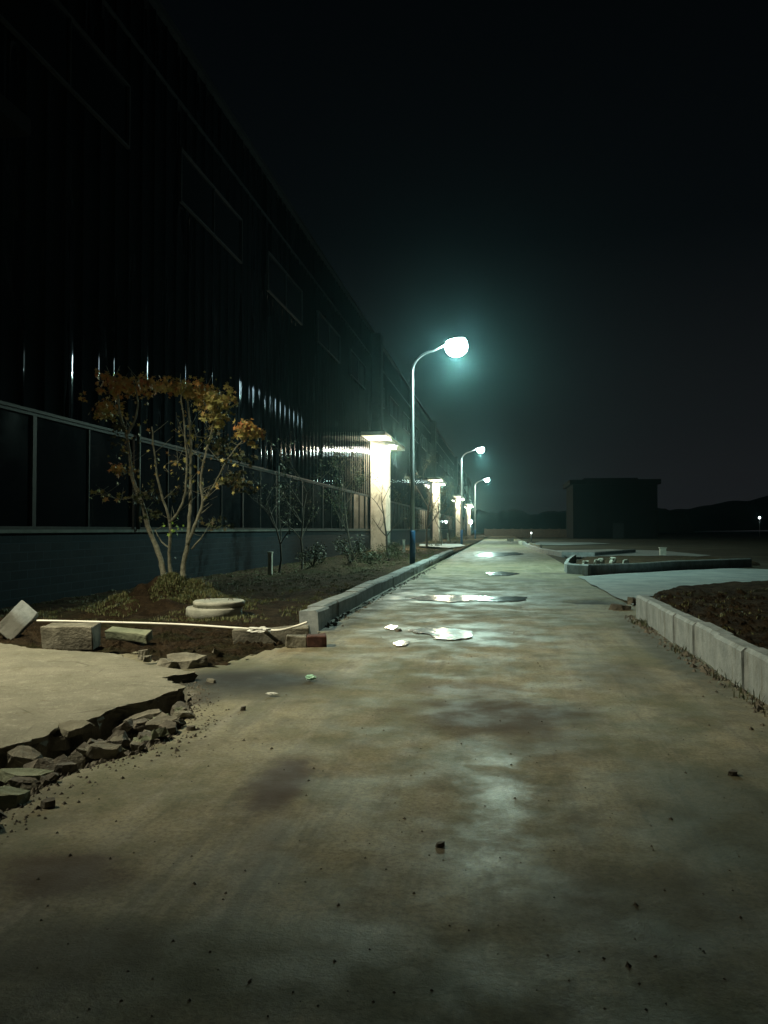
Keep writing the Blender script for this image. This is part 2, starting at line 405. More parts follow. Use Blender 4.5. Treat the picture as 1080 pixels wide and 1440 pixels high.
# slab
sp = jag(slab_poly, .055, .022, 3, keep=set(range(0, 12)) | {len(slab_poly) - 1})
n = len(sp); r_ = random.Random(5)
rings = [[(x, y, SLAB_Z) for x, y in sp]]
for zz in (SLAB_Z - .012, SLAB_Z - .04, SLAB_Z - .08, -.25):
    rings.append([(x + r_.uniform(-.045, .012), y + r_.uniform(-.012, .045), zz + r_.uniform(-.008, .008)) for x, y in sp])
sb = MB().add([p for q in rings for p in q],
              [tuple(range(n))[::-1]] + [(i + a * n, (i + 1) % n + a * n, (i + 1) % n + (a + 1) * n, i + (a + 1) * n) for i in range(n) for a in range(4)])
slab = sb.build("pavement", 'slab', kind='structure')
bm = bmesh.new(); bm.from_mesh(slab.data); bmesh.ops.recalc_face_normals(bm, faces=bm.faces); bmesh.ops.triangulate(bm, faces=bm.faces); bm.to_mesh(slab.data); bm.free()

# verge between left kerb and building (earth, with a heap under the tree)
HEAP = P(225, 862)
tree_base = PY(245, 806, 15.0)
def verge_h(x, y):
    h = -.02 + .05 * nz(x, y, .7) + .035 * nz(x, y, 2.6) + .02 * nz(x, y, 7)
    t = (x - WX) / (KX - WX)
    h += -.16 * (1 - t) + .16 * max(0, min(1, (y - 14) / 8)) * t
    if y < 12.2: h -= .04
    if x > KX - .9 and y < 14: h -= .08
    d = math.hypot((x - tree_base.x) / 1.45, (y - 14.7) / 1.5)
    if d < 1.6: h += .60 * math.exp(-d * d * 2.0) * (1 + .5 * nz(x, y, 2.1)) + .20 * nz(x, y, 3.6) * math.exp(-d * d)
    d = math.hypot((x + 6.35) / .9, (y - 28.5) / 4)
    if d < 2: h += .32 * math.exp(-d * d * 1.5) * (1 + .6 * nz(x, y, 1.1))
    h += .12 * math.exp(-((x + 4.2) / .5) ** 2) * max(0, nz(x, y, .5) + .2) * (1 if y > 17 else 0)
    return h
vy = frange(9.0, 16.5, .07); vy = vy[:-1]
y = 16.5; st = .07
while y < 300: vy.append(y); st *= 1.03; y += st
vy.append(300)
vx = frange(-14, WX - .0, 1.0)[:-1] + frange(WX, KX - .06, .085)
sheet("verge", vx, vy, verge_h, 'soil', kind='structure')

# ---------------------------------------------------------------- puddles
def puddle(pts, label, z=.0, seed=1, amp=.03):
    pl = [tuple(P(u, v)[:2]) for u, v in pts]
    L = sum((Vector(pl[i]) - Vector(pl[i - 1])).length for i in range(len(pl)))
    q = jag(pl, L / 60, L * .010, seed)
    zz = .016
    o = MB().add([(x, y, zz) for x, y in q], [tuple(range(len(q)))]).build("puddle", 'water', label=label, cat='puddle')
    bm = bmesh.new(); bm.from_mesh(o.data)
    for f in bm.faces:
        if f.normal.z < 0: f.normal_flip()
    bmesh.ops.triangulate(bm, faces=bm.faces); bm.to_mesh(o.data); bm.free(); return o
puddle([(575, 887), (600, 884), (640, 885), (664, 889), (664, 897), (640, 901), (612, 900), (606, 893), (585, 891)], "bright white puddle in the road, the largest of the nearer group", seed=1)
puddle([(553, 906), (563, 902), (575, 904), (572, 909), (558, 910)], "tiny bright puddle just before and left of the bright white one", seed=2)
puddle([(540, 884), (550, 880), (560, 882), (552, 887)], "faint small puddle left of the bright white one, near the kerb", seed=12)
puddle([(575, 842), (600, 838), (660, 838), (700, 840), (745, 840), (735, 845), (700, 847), (660, 845), (640, 848), (600, 845)], "long shiny puddle crossing the middle of the road", seed=3)
puddle([(668, 779), (690, 777), (730, 777), (738, 780), (712, 782), (690, 784), (672, 783)], "farthest shining puddle, beyond the end of the near left kerb", seed=4)
puddle([(683, 806), (705, 804), (732, 807), (718, 810), (692, 810)], "dull thin puddle between the long one and the farthest one", seed=5)

# ---------------------------------------------------------------- building
Y0, Y1 = -12.0, 262.0
bld = empty("factory_building", (WX, Y0, 0), label="long dark metal clad factory hall filling the left side above a low blue wall", cat="building")
def B(mb, name, mat, parent=bld, **k):
    mb.v = [(x - WX, y - Y0, z) for x, y, z in mb.v]; return mb.build(name, mat, parent, **k)
lw = MB().box(WX - .3, WX, Y0, Y1, -.42, 1.42); B(lw, "lower_wall", 'wall')
sl = MB().box(WX - .3, WX + .07, Y0, Y1, 1.423, 1.50); B(sl, "window_sill", 'trim')
ZW = 4.15
hd = MB().box(WX - .3, WX + .05, Y0, Y1, ZW, ZW + .07); B(hd, "window_head", 'frame')
# ribbed cladding: flat sheet with small standing ribs, leaving gaps for the upper windows
PER = 9.5; UW0 = 4.75; UZ0, UZ1 = 12.2, 14.0
ribs = []
mb = MB()
yy = Y0
prof = []
while yy < Y1:
    prof.append((yy, 0)); w = .045
    c = yy + .40
    for k in range(7):
        a = math.pi * k / 6
        prof.append((c - w * math.cos(a), w * math.sin(a)))
    yy += .80
prof.append((Y1, 0))
def clad(z0, z1):
    v = [(WX + .02 + o, y, z) for z in (z0, z1) for y, o in prof]; n = len(prof)
    mb.add(v, [(i, i + 1, n + i + 1, n + i) for i in range(n - 1)], True)
for z0, z1 in ((ZW + .07, UZ0), (UZ0, UZ1), (UZ1, 17.4)): clad(z0, z1)
B(mb, "cladding", 'clad')
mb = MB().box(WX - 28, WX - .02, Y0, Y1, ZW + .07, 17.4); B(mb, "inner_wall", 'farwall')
mb = MB().box(WX - 28.4, WX + .22, Y0 - .2, Y1 + .2, 17.4, 17.62); B(mb, "roof", 'upper_frame')
mb = MB().box(WX + .02, WX + .085, Y0, Y1, 15.5, 15.6); B(mb, "wall_band", 'upper_frame')
# ribbon windows
def make_window(w, h, fr, fw, depth):
    f = MB()
    f.box(0, depth, 0, fw, 0, h); f.box(0, depth, w - fw, w, 0, h)
    f.box(0, depth, fw, w - fw, 0, fw); f.box(0, depth, fw, w - fw, h - fw, h)
    f.box(0, depth * .8, w / 2 - fw * .35, w / 2 + fw * .35, fw, h - fw)
    g_ = MB().box(.0, .02, fw, w - fw, fw, h - fw)
    return f, g_
f, g_ = make_window(4.75, ZW - 1.503 - .003, 'frame', .07, .08)
win0 = f.build("window", 'frame', bld); pane0 = g_.build("pane", 'glass', win0)
first = True
yy = 11.35
ybays = []
while yy < 240: ybays.append(yy); yy += 4.75
for i, yb in enumerate(ybays):
    o = win0 if i == 0 else copy_tree(win0, bld)
    o.location = (-.06, yb - Y0, 1.5015)
B(MB().box(WX - .3, WX - .12, Y0, Y1, 1.5, ZW), "back_wall", 'farwall')
f, g_ = make_window(6.0, UZ1 - UZ0, 'frame', .06, .10)
up0 = f.build("upper_window", 'upper_frame', bld); g_.build("pane", 'glass', up0)
for k in range(24):
    o = up0 if k == 0 else copy_tree(up0, bld)
    o.location = (.075, 14.2 + k * PER - Y0, UZ0)
for yp, wd in ((20.95, .11), (35.1, .06), (49.5, .08)):
    B(MB().tube([(WX + .12, yp, 1.50), (WX + .12, yp, 4.5)], wd * .55, 10), "downpipe", 'trim')
# piers, canopies
PY_ = [6.3, 60.8, 112.3, 168.0, 222.0]
for i, yp in enumerate(PY_):
    B(MB().box(WX + .07 if i < 2 else WX + .42, -9.2, yp, yp + 2.6, -.42, 9.27 if i == 0 else 8.50), "pier", 'pier', bevel=.03)
    B(MB().box(WX + .07, -9.2 if i == 0 else -8.6, yp - 8.0 if i == 0 else yp - 4.2, yp + 7.6, 9.28 if i == 0 else 8.51, 9.62 if i == 0 else 8.80), "canopy", 'pier' if i else 'farwall', bevel=.02)  # nearest one coloured near-black to look dim; others widened to shield the facade
    if i > 1: B(MB().box(WX + .07, WX + .417, yp, yp + 2.6, -.42, 8.5), "pier_back", 'upper_frame')
    if i: B(MB().box(WX + .07, -9.7, yp + .6, yp + 2.0, 8.81, 17.38), "pier_upper", 'upper_frame')

# wall lamps
def lamp_light(name, parent, loc, power, col, rad, spot=None, rot=(0, 0, 0), blend=.5):
    l = bpy.data.lights.new(name, 'SPOT' if spot else 'POINT'); l.energy = power; l.color = col
    l.shadow_soft_size = rad
    if spot: l.spot_size = R(spot); l.spot_blend = blend
    o = bpy.data.objects.new(name, l); C.objects.link(o); o.parent = parent; o.location = loc
    o.rotation_euler = rot; return o
WARM = (1.0, .93, .64)
WLAB = ["cream wall floodlight out of frame beside the broken slab", "blazing white floodlight at the top of the nearest bright pier",
        "white floodlight on the second bright pier from the camera", "white floodlight on the third bright pier from the camera",
        "smallest white floodlight, on the farthest bright pier"]
WP = 4200
def wall_lamp(i, yp):
    t = empty("wall_lamp", (-9.2, yp - .35, 8.75 if i == 0 else 8.0), label=WLAB[i], cat="floodlight", group="floodlights on the factory piers")
    h = MB().box(.04, .62, -.34, .20, .06, .20); h.box(.10, .56, -.30, .16, .20, .26)
    h.build("housing", 'housing', t, bevel=.02)
    MB().tube([(.33, .0, .25), (.33, .0, .40), (.10, .45, .42), (-.02, .55, .42)], .022, 6).build("bracket", 'housing', t)
    l = MB(); l.box(.07, .59, -.31, .17, -.06, .057); l.build("lens", 'lens_warm', t, bevel=.03)
    if i == 0:
        d = Vector((-3.7, 9.8, 0)) - Vector((-8.87, yp - .42, 8.6))
        lamp_light("wall_lamp_light", t, (.33, -.07, -.15), 7200, WARM, .12, 84, d.to_track_quat('-Z', 'Y').to_euler(), 1.0)
    else:
        lamp_light("wall_lamp_light", t, (.42, -.26, -.16), WP, WARM, .12)
    if i: t.scale = (1.5, 1.5, 1.5)  # scaled up so the lens stands in for its glare
    return t
for i, yp in enumerate(PY_[:4]): wall_lamp(i, yp)
t = wall_lamp(4, PY_[4])

# ---------------------------------------------------------------- street lamps
COOL = (.64, 1.0, .83)
def make_street_lamp():
    t = empty("street_lamp", cat="street lamp", group="arm street lamps along the left kerb")
    MB().lathe([(.17, 0), (.17, .03), (.13, .05)], 16).build("base_plate", 'housing', t)
    MB().lathe([(.115, .05), (.115, 1.45), (.108, 1.47)], 16).build("lower_pole", 'pole_blue', t)  # lower length of the pole in dark blue
    pts = [(0, 0, 1.4), (0, 0, 4), (0, 0, 7.0), (0, 0, 7.9)]; rad = [.095, .082, .066, .06]
    for k in range(1, 9):
        a = math.pi / 2 * k / 8 * .92
        pts.append((1.0 * (1 - math.cos(a)), 0, 7.9 + .85 * math.sin(a))); rad.append(.06 - .002 * k)
    pts.append((1.35, 0, 8.98)); rad.append(.04)
    MB().tube(pts, rad, 12).build("pole", 'pole', t)
    MB().box(.113, .122, -.05, .05, .6, .95).build("access_door", 'housing', t)
    h = MB()
    m = Matrix.Translation((1.72, 0, 9.06)) @ Matrix.Rotation(R(-8), 4, 'Y')
    prof = [(-.42, .05), (-.32, .09), (-.1, .15), (.15, .17), (.32, .13), (.42, .05)]
    vs = []; fs = []; n = 10
    for x, w in prof:
        for k in range(n):
            a = math.pi * 2 * k / n
            vs.append(m @ Vector((x, w * math.cos(a), (.10 if math.sin(a) > 0 else .03) * math.sin(a))))
    fs = [(i * n + k, i * n + (k + 1) % n, (i + 1) * n + (k + 1) % n, (i + 1) * n + k) for i in range(5) for k in range(n)] + [tuple(range(n))[::-1], tuple(range(5 * n, 6 * n))]
    h.add(vs, fs, True); h.build("lamp_head", 'housing', t)
    g = MB(); vs = []
    pf = [(.36, .08), (.42, -.07), (.42, -.23), (.36, -.39), (.20, -.51), (.02, -.54)]
    for r, z in pf:
        for k in range(16):
            a = math.pi * 2 * k / 16
            vs.append(m @ Vector((.04 + r * math.cos(a), r * .9 * math.sin(a), z - .025)))
    fs = [(i * 16 + k, i * 16 + (k + 1) % 16, (i + 1) * 16 + (k + 1) % 16, (i + 1) * 16 + k) for i in range(5) for k in range(16)] + [tuple(range(16)), tuple(range(80, 96))]
    g.add(vs, fs, True); g.build("lens", 'lens', t)  # oversized glowing bowl stands in for the lamp's glare
    lamp_light("street_lamp_light", t, (1.78, 0, 8.42), 5200, COOL, .16, 172, (0, R(-4), 0), .2)
    
    return t
sl0 = make_street_lamp()
SL = [(P(580, 797).x, 31.06, "tall curved arm street lamp, the nearest, glowing white over the road"),
      (-3.78, 72.0, "second street lamp from the camera, mid height in the picture"),
      (-4.05, 115.5, "third and farthest street lamp, smallest light down the road")]
for i, (x, y, lab) in enumerate(SL):
    o = sl0 if i == 0 else copy_tree(sl0)
    o.location = (x, y, -.02); o['label'] = lab
    k = 1.06 if i == 0 else .78  # lens sized to imitate glare, smaller on the far lamps
    for ch in o.children:
        if ch.name.startswith('lens'): ch.scale = (k, k, k); ch.location = Vector((1.76, 0, 8.90)) * (1 - k)

# ---------------------------------------------------------------- kerbs
def kerb_mesh(w, L, h, seed):
    r = random.Random(seed); bm = bmesh.new()
    c = .035
    prof = [(0, 0), (w, 0), (w, h), (c, h), (0, h - c)]
    n = 9
    vs = [[bm.verts.new((x, L * k / (n - 1), z)) for x, z in prof] for k in range(n)]
    for i in range(n - 1):
        for k in range(5):
            bm.faces.new((vs[i][k], vs[i + 1][k], vs[i + 1][(k + 1) % 5], vs[i][(k + 1) % 5]))
    bm.faces.new(vs[0]); bm.faces.new(vs[-1][::-1])
    bmesh.ops.recalc_face_normals(bm, faces=bm.faces)
    for v in bm.verts:
        q = v.co
        v.co = q + Vector((nz(q.y * 5 + seed, q.z * 6), nz(q.x * 9, q.z * 9 + seed), nz(q.y * 4 + seed * 3, q.x * 5))) * .0035
    me = bpy.data.meshes.new("kerb_stone"); bm.to_mesh(me); bm.free(); me.materials.append(M['kerb']); return me
def kerb(me, loc, rz, label, group, tilt=(0, 0), sx=1):
    o = bpy.data.objects.new("kerb_stone", me); C.objects.link(o); o.location = loc
    o.rotation_euler = (tilt[0], tilt[1], rz); o.scale = (sx, 1, 1)
    return tag(o, label, "kerb stone", group)
KM = [kerb_mesh(.28, 1.0, .44, s) for s in range(4)]     # left stones (body partly buried)
KR = [kerb_mesh(.17, 1.0, .56, s + 10) for s in range(4)]
GL = "kerb stones of the left row"; GR = "kerb stones of the right row"
# left row: road face at KX, body to -X
kerb(KM[0], (P(447, 888).x + .02, 11.15, -.13), R(2.5), "tilted pale kerb stone at the near end of the left row, by the white pipe", GL, (R(-2.0), R(-4)), -1)
n = 1; y = 12.17
while y < 47:
    x = KX - .0045 * (y - 12) + .015 * math.sin(y)
    lab = "second kerb stone of the left row, right behind the tilted end stone" if n == 1 else \
          "low concrete kerb stone in the unbroken left row beside the verge"
    kerb(KM[n % 4], (x, y, -.16 + rnd.uniform(-.012, .008)), R(rnd.uniform(-.9, .9) + .3), lab, GL if n > 1 else GL, (R(rnd.uniform(-.5, .5)), R(rnd.uniform(-1, 1))), -1)
    y += 1.0; n += 1
# right row: road face at about 2.24
RX = 2.24
ny = 0
right_lab = ["squared off pale kerb stone at the far end of the right row", "kerb stone next to the end stone of the right row",
             "third kerb stone from the far end of the right row", "fourth kerb stone from the far end of the right row",
             "fifth kerb stone from the far end of the right row", "sixth kerb stone from the far end of the right row",
             "kerb stone of the right row cut by the picture's right edge"]
for k in range(7):
    y = 12.75 - k * 1.0
    o = kerb(KR[k % 4], (RX + .02 * math.sin(k * 2.1), y, -.175 + (.0 if k % 2 else .004)), R(rnd.uniform(-.4, .4)), right_lab[k], GR, (R(rnd.uniform(-.3, .3)), R(rnd.uniform(-.6, .6))))
# earth bed behind right kerb
bed_poly = [(RX + .16, 1.0), (RX + .16, 13.72)] + [tuple(P(u, v, .36)[:2]) for u, v in ((900, 831), (925, 823), (960, 819), (1010, 815), (1080, 812), (1150, 809))] + [(40, 27), (40, 1.0)]
def bed_h(x, y):
    if not inside(x, y, bed_poly): return -.25
    e = edge_dist(x, y, bed_poly)
    k = 1 if x < RX + .5 and y < 13.2 else min(1, e / .35 + .15)
    return .33 * k + (.07 * nz(x, y, 1.1) + .045 * nz(x, y, 3.5) + .02 * nz(x, y, 9)) * min(1, e / .3 + .2)
sheet("earth_bed", frange(RX + .16, 9.5, .09)[:-1] + frange(9.5, 30, .8), frange(1, 14.5, .09)[:-1] + frange(14.5, 29, .12), bed_h, 'soil', skip=lambda x, y: not inside(x, y, bed_poly) and edge_dist(x, y, bed_poly) > .15, kind='structure')

# side road and kerbs beyond
def flat(name, pts, z, mat, **k):
    q = [tuple(P(u, v)[:2]) for u, v in pts]; q = jag(q, .8, .06, len(name))
    o = MB().add([(x, y, z) for x, y in q], [tuple(range(len(q)))]).build(name, mat, **k)
    bm = bmesh.new(); bm.from_mesh(o.data); bmesh.ops.triangulate(bm, faces=bm.faces)
    for f in bm.faces:
        if f.normal.z < 0: f.normal_flip()
    bm.to_mesh(o.data); bm.free(); return o
flat("side_road", [(812, 812), (890, 853), (900, 840), (1080, 838), (1120, 825), (1120, 803), (1030, 800), (960, 803), (870, 808)], .03, 'pave', kind='structure')
def kerb_run(pts, w, h, name, label, cat='kerb'):
    """one thin run of kerb stones along a curve, stone by stone"""
    q = [Vector(P(u, v)[:2]) for u, v in pts]; res = []
    acc = 0; cur = q[0]; i = 1
    L = 1.0
    while i < len(q):
        d = (q[i] - cur).length
        if d < L * .999 and i == len(q) - 1: break
        # walk L along the polyline
        rem = L; p = cur; j = i
        while j < len(q) and (q[j] - p).length < rem: rem -= (q[j] - p).length; p = q[j]; j += 1
        if j >= len(q): break
        p = p + (q[j] - p).normalized() * rem
        res.append((cur, p)); cur = p; i = j
    return res
GI = "kerb stones round the small island"
isl = kerb_run([(806, 790), (797, 797), (793, 804), (800, 808), (840, 808), (900, 806), (960, 801), (1060, 797)], .15, .33, '', '')
KI = [kerb_mesh(.14, 1.0, .40, s + 30) for s in range(3)]
for k, (a, b) in enumerate(isl):
    d = b - a; lab = "pale kerb stone on the rounded nose of the small island in the side road" if k < 2 else "low kerb stone on the straight near edge of the island in the side road"
    kerb(KI[k % 3], (a.x, a.y, -.06), math.atan2(d.y, d.x) - math.pi / 2, lab, GI, (0, 0), -1)
GF = "kerb stones of the far curved kerb"
far = kerb_run([(728, 762), (742, 770), (760, 777), (790, 783), (830, 784), (900, 778)], .15, .3, '', '')
for k, (a, b) in enumerate(far):
    d = b - a
    kerb(KI[k % 3], (a.x, a.y, -.12), math.atan2(d.y, d.x) - math.pi / 2, "pale kerb stone in the curved kerb beyond the island on the right", GF, (0, 0), -1)
isl_poly = [tuple(P(u, v)[:2]) for u, v in ((800, 797), (800, 806), (840, 807), (900, 805), (960, 800), (1075, 795), (1000, 787), (940, 786), (860, 786), (815, 788))]
def isl_h(x, y):
    if not inside(x, y, isl_poly): return -.2
    return min(.18, edge_dist(x, y, isl_poly) * .5) + .04 * nz(x, y, 2)
ix = [p[0] for p in isl_poly]; iy = [p[1] for p in isl_poly]
sheet("island_bed", frange(min(ix), max(ix), .2), frange(min(iy), max(iy), .2), isl_h, 'soil', skip=lambda x, y: not inside(x, y, isl_poly), kind='structure')
flat("path", [(762, 776), (800, 785), (860, 787), (935, 790), (960, 786), (1000, 783), (930, 776), (860, 774)], .08, 'pave', kind='structure')
flat("far_path", [(745, 766), (790, 767), (860, 765), (830, 763), (760, 762)], .03, 'pave', kind='structure')
flat("entrance_path", [(590, 771), (632, 774), (655, 771), (648, 768), (590, 768)], .20, 'pave', kind='structure')

# ---------------------------------------------------------------- far land
def ridge(name, x0, x1, y, hf, depth, label=None, kind='structure'):
    xs = [x0 + (x1 - x0) * k / 90 for k in range(91)]; v = []; rows = 7
    for j in range(rows):
        t = j / (rows - 1)
        for x in xs: v.append((x, y + depth * t, -.6 + (hf(x) + .6 + 1.2 * nz(x, t * 9, .12)) * math.sin(math.pi * min(1, t * .9 + .02)) ** .8))
    n = 91
    MB().add(v, [(j * n + i, j * n + i + 1, (j + 1) * n + i + 1, (j + 1) * n + i) for j in range(rows - 1) for i in range(n - 1)], True).build(name, 'hill', kind=kind)
ridge("hill", 60, 330, 380, lambda x: 8 + 13 * max(0, min(1, (x - 70) / 80)) + 1.5 * nz(x, 0, .06), 120)
ridge("tree_line", -14, 70, 300, lambda x: 9.0 + 1.2 * nz(x, 3, .09) + .8 * nz(x, 3, .5), 40)
# dark boxy building on the right
Yb = 136; a = PY(806, 750, Yb); b = PY(925, 750, Yb)
fb = empty("dark_building", ((a.x + b.x) / 2, Yb, -.4), label="unlit boxy dark building with an overhanging flat roof, right of the road", cat="building")
w = (b.x - a.x) / 2
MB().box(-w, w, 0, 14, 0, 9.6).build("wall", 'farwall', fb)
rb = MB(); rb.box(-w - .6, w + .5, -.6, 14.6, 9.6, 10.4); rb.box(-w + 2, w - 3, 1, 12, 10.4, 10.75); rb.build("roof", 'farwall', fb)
for k in range(5):
    MB().box(-w + 1.2 + k * 2.7, -w + 2.9 + k * 2.7, -.06, .0, 5.2, 7.0).build("window", 'farwall', fb)
    if k != 2: MB().box(-w + 1.2 + k * 2.7, -w + 2.9 + k * 2.7, -.06, .0, 1.4, 3.2).build("window", 'farwall', fb)
MB().box(-w + 6.6, -w + 8.4, -.06, 0, .4, 3.0).build("door", 'upper_frame', fb)
# low wall and shed at the end of the road
c0 = PY(682, 752, 180); c1 = PY(800, 752, 180)
ew = MB().box(c0.x, c1.x, 180, 180.3, -.42, 1.6)
for k in range(10):
    xx = c0.x + (c1.x - c0.x) * k / 9; ew.box(xx - .2, xx + .2, 179.9, 179.997, -.42, 1.75)
ew.build("boundary_wall", 'stone_dark', label="low grey boundary wall closing the far end of the road", cat="wall")

# distant lamps
def post_lamp(loc, h, label, mat, power, r=.16, name="post_lamp"):
    t = empty(name, loc, label=label, cat="lamp")
    MB().tube([(0, 0, 0), (0, 0, h)], [.07, .05], 8).build("post", 'pole', t)
    MB().lathe([(.02, h), (r * .8, h + r * .3), (r, h + r), (r * .8, h + r * 1.7), (.03, h + r * 2)], 12).build("globe", mat, t)
    if power: lamp_light("post_lamp_light", t, (0, -r - .25, h + r), power, COOL, .1)
p = PY(1068, 728, 210); post_lamp((p.x, 210, -.4), p.z + .4 - .3, "tiny white lamp far off on the right under the dark hill", 'lens_low', 0, .30)
p = PY(747, 750, 100); post_lamp((p.x, 100, -.05), p.z, "tiny low lamp near the ground left of the dark building", 'lens_low', 0, .10)
p = PY(662, 734, 190); post_lamp((p.x, 190, 0), p.z - .35, "low oval lamp below the farthest pier floodlight", 'lens', 300, .42)

# ---------------------------------------------------------------- plants
def leaf_star(mb, c, s, r, pts=5):
    n = Vector((r.gauss(0, 1), r.gauss(0, 1), r.gauss(.4, 1))).normalized(); a = n.orthogonal().normalized(); b = n.cross(a)
    rot = r.uniform(0, 6.28); vs = [c]
    for k in range(pts * 2):
        t = rot + math.pi * k / pts; q = s * (1 if k % 2 == 0 else .48) * (1.25 if k == 0 else 1)
        vs.append(c + a * math.cos(t) * q + b * math.sin(t) * q - n * s * .2 * (k % 2 == 0))
    mb.add(vs, [(0, k, k % (pts * 2) + 1) for k in range(1, pts * 2 + 1)])
def leaf_small(mb, c, s, r):
    n = Vector((r.gauss(0, 1), r.gauss(0, 1), r.gauss(.3, 1))).normalized(); a = n.orthogonal().normalized()
    b = n.cross(a); t = r.uniform(0, 6.28); d = a * math.cos(t) + b * math.sin(t); e = n.cross(d)
    mb.add([c - d * s, c + e * s * .45, c + d * s, c - e * s * .45], [(0, 1, 2, 3)])
def smooth_path(pts, n=3):
    out = []
    for i in range(len(pts) - 1):
        p0 = pts[max(i - 1, 0)]; p1 = pts[i]; p2 = pts[i + 1]; p3 = pts[min(i + 2, len(pts) - 1)]
        for k in range(n):
            t = k / n
            out.append(.5 * ((2 * p1) + (p2 - p0) * t + (2 * p0 - 5 * p1 + 4 * p2 - p3) * t * t + (3 * p1 - p0 - 3 * p2 + p3) * t ** 3))
    out.append(pts[-1]); return out

# the big many-stemmed tree on its heap
TY = 15.0
mt = empty("maple_tree", (tree_base.x, TY, verge_h(tree_base.x, TY) - .05), label="many-stemmed small tree with orange and olive autumn leaves on an earth heap", cat="tree")
org = mt.location.copy()
stems = [
 ([(231, 812, 0), (228, 795, .0), (220, 770, .1), (208, 740, .2), (201, 712, .25), (192, 690, .3), (184, 662, .3), (182, 640, .3), (178, 612, .35), (168, 578, .4), (166, 548, .4)], .085, .022),
 ([(178, 612, .35), (190, 590, .3), (194, 565, .2), (190, 542, .2)], .032, .014),
 ([(168, 578, .4), (155, 590, .5), (146, 578, .6)], .018, .009),
 ([(240, 812, .1), (239, 795, .1), (238, 770, .0), (239, 735, -.1), (226, 692, -.2), (218, 650, -.3), (214, 600, -.3)], .062, .014),
 ([(239, 735, -.1), (253, 715, -.2), (261, 690, -.3), (262, 640, -.4), (258, 590, -.4), (255, 555, -.4)], .036, .012),
 ([(258, 812, -.1), (258, 795, -.1), (264, 765, -.15), (266, 735, -.2), (268, 700, -.1), (268, 650, 0), (268, 600, .1), (263, 560, .1)], .075, .018),
 ([(264, 765, -.15), (274, 740, -.3), (285, 706, -.4), (282, 682, -.4), (286, 650, -.5), (296, 612, -.5), (304, 578, -.5)], .048, .014),
 ([(285, 706, -.4), (300, 685, -.5), (311, 662, -.6), (330, 632, -.7), (348, 612, -.7)], .028, .009),
 ([(300, 685, -.5), (322, 678, -.6), (345, 682, -.7)], .014, .006),
 ([(270, 772, -.2), (282, 758, -.3), (286, 752, -.35)], .026, .012),
 ([(238, 770, 0), (228, 762, .1), (218, 745, .15)], .026, .009),
 ([(201, 712, .25), (192, 700, .4), (170, 702, .6), (140, 695, .7), (126, 700, .7)], .016, .006),
 ([(184, 662, .3), (172, 668, .4), (166, 660, .45)], .010, .005),
 ([(268, 650, 0), (262, 618, -.1), (250, 600, -.2)], .016, .006),
 ([(268, 612, .1), (288, 615, .2), (298, 610, .2)], .014, .008),
 ([(238, 665, -.1), (232, 655, -.1), (246, 648, -.2), (252, 660, -.3)], .007, .004),
 ([(166, 548, .4), (160, 538, .4), (158, 530, .45)], .014, .005),
 ([(190, 542, .2), (200, 533, .1), (210, 535, .1)], .012, .005),
 ([(304, 578, -.5), (312, 560, -.5), (306, 545, -.5)], .012, .005),
 ([(263, 560, .1), (275, 548, .1), (290, 545, .0)], .014, .005),
]
tm = MB(); rr = random.Random(3)
allp = []
for pts, r0, r1 in stems:
    q = smooth_path([PY(u, v, TY + d) - org for u, v, d in pts], 4)
    q = [p + Vector((rr.uniform(-1, 1), rr.uniform(-1, 1), 0)) * .010 for p in q]
    rad = [r0 * .80 + (r1 * 1.0 - r0 * .80) * (k / (len(q) - 1)) ** .8 for k in range(len(q))]
    rad = [x * (1 + .10 * rr.uniform(-1, 1)) for x in rad]
    tm.tube(q, rad, 9); allp += q
for k in range(150):                                     # twigs
    p = rr.choice(allp)
    if p.z < .9: continue
    d = Vector((rr.gauss(0, 1), rr.gauss(0, .8), abs(rr.gauss(.6, .5)))).normalized() * rr.uniform(.15, .5)
    tm.tube([p, p + d * .5 + Vector((0, 0, .02)), p + d + Vector((0, 0, .06))], [.007, .005, .003], 4)
tm.build("trunk", 'bark', mt)
def clusters(lst, mat, parent, seed, size):
    r = random.Random(seed); mb = MB()
    for u, v, ru, rv, d, cnt in lst:
        cnt = int(cnt * 1.9)
        c = PY(u, v, TY + d) - org; k = TY / F
        subs = [Vector((r.gauss(0, .42) * ru * k, r.gauss(0, .22), r.gauss(0, .42) * rv * k)) for _ in range(max(3, int(cnt / 9)))]
        for _ in range(cnt):
            s = r.choice(subs)
            p = c + s + Vector((r.gauss(0, .055), r.gauss(0, .06), r.gauss(0, .05)))
            leaf_star(mb, p, size * r.uniform(.6, 1.25), r)
    mb.build("crown", mat, parent)
clusters([(180, 545, 42, 14, .3, 190), (150, 575, 22, 11, .5, 95), (160, 535, 20, 8, .4, 50), (240, 545, 26, 10, 0, 80), (350, 606, 20, 9, -.6, 75),
          (168, 657, 7, 10, .4, 28), (285, 550, 26, 10, 0, 75), (208, 540, 22, 9, .1, 60), (340, 608, 12, 6, -.7, 25)], 'leaf_orange', mt, 1, .058)
clusters([(306, 565, 28, 22, -.5, 190), (258, 545, 24, 10, -.2, 70), (302, 590, 12, 10, -.5, 45), (152, 585, 20, 6, .5, 35), (354, 612, 14, 6, -.6, 30), (270, 556, 30, 12, .1, 40),
          (270, 612, 10, 5, .1, 6), (138, 692, 7, 4, .7, 8), (160, 700, 10, 4, .6, 7)], 'leaf_olive', mt, 2, .058)
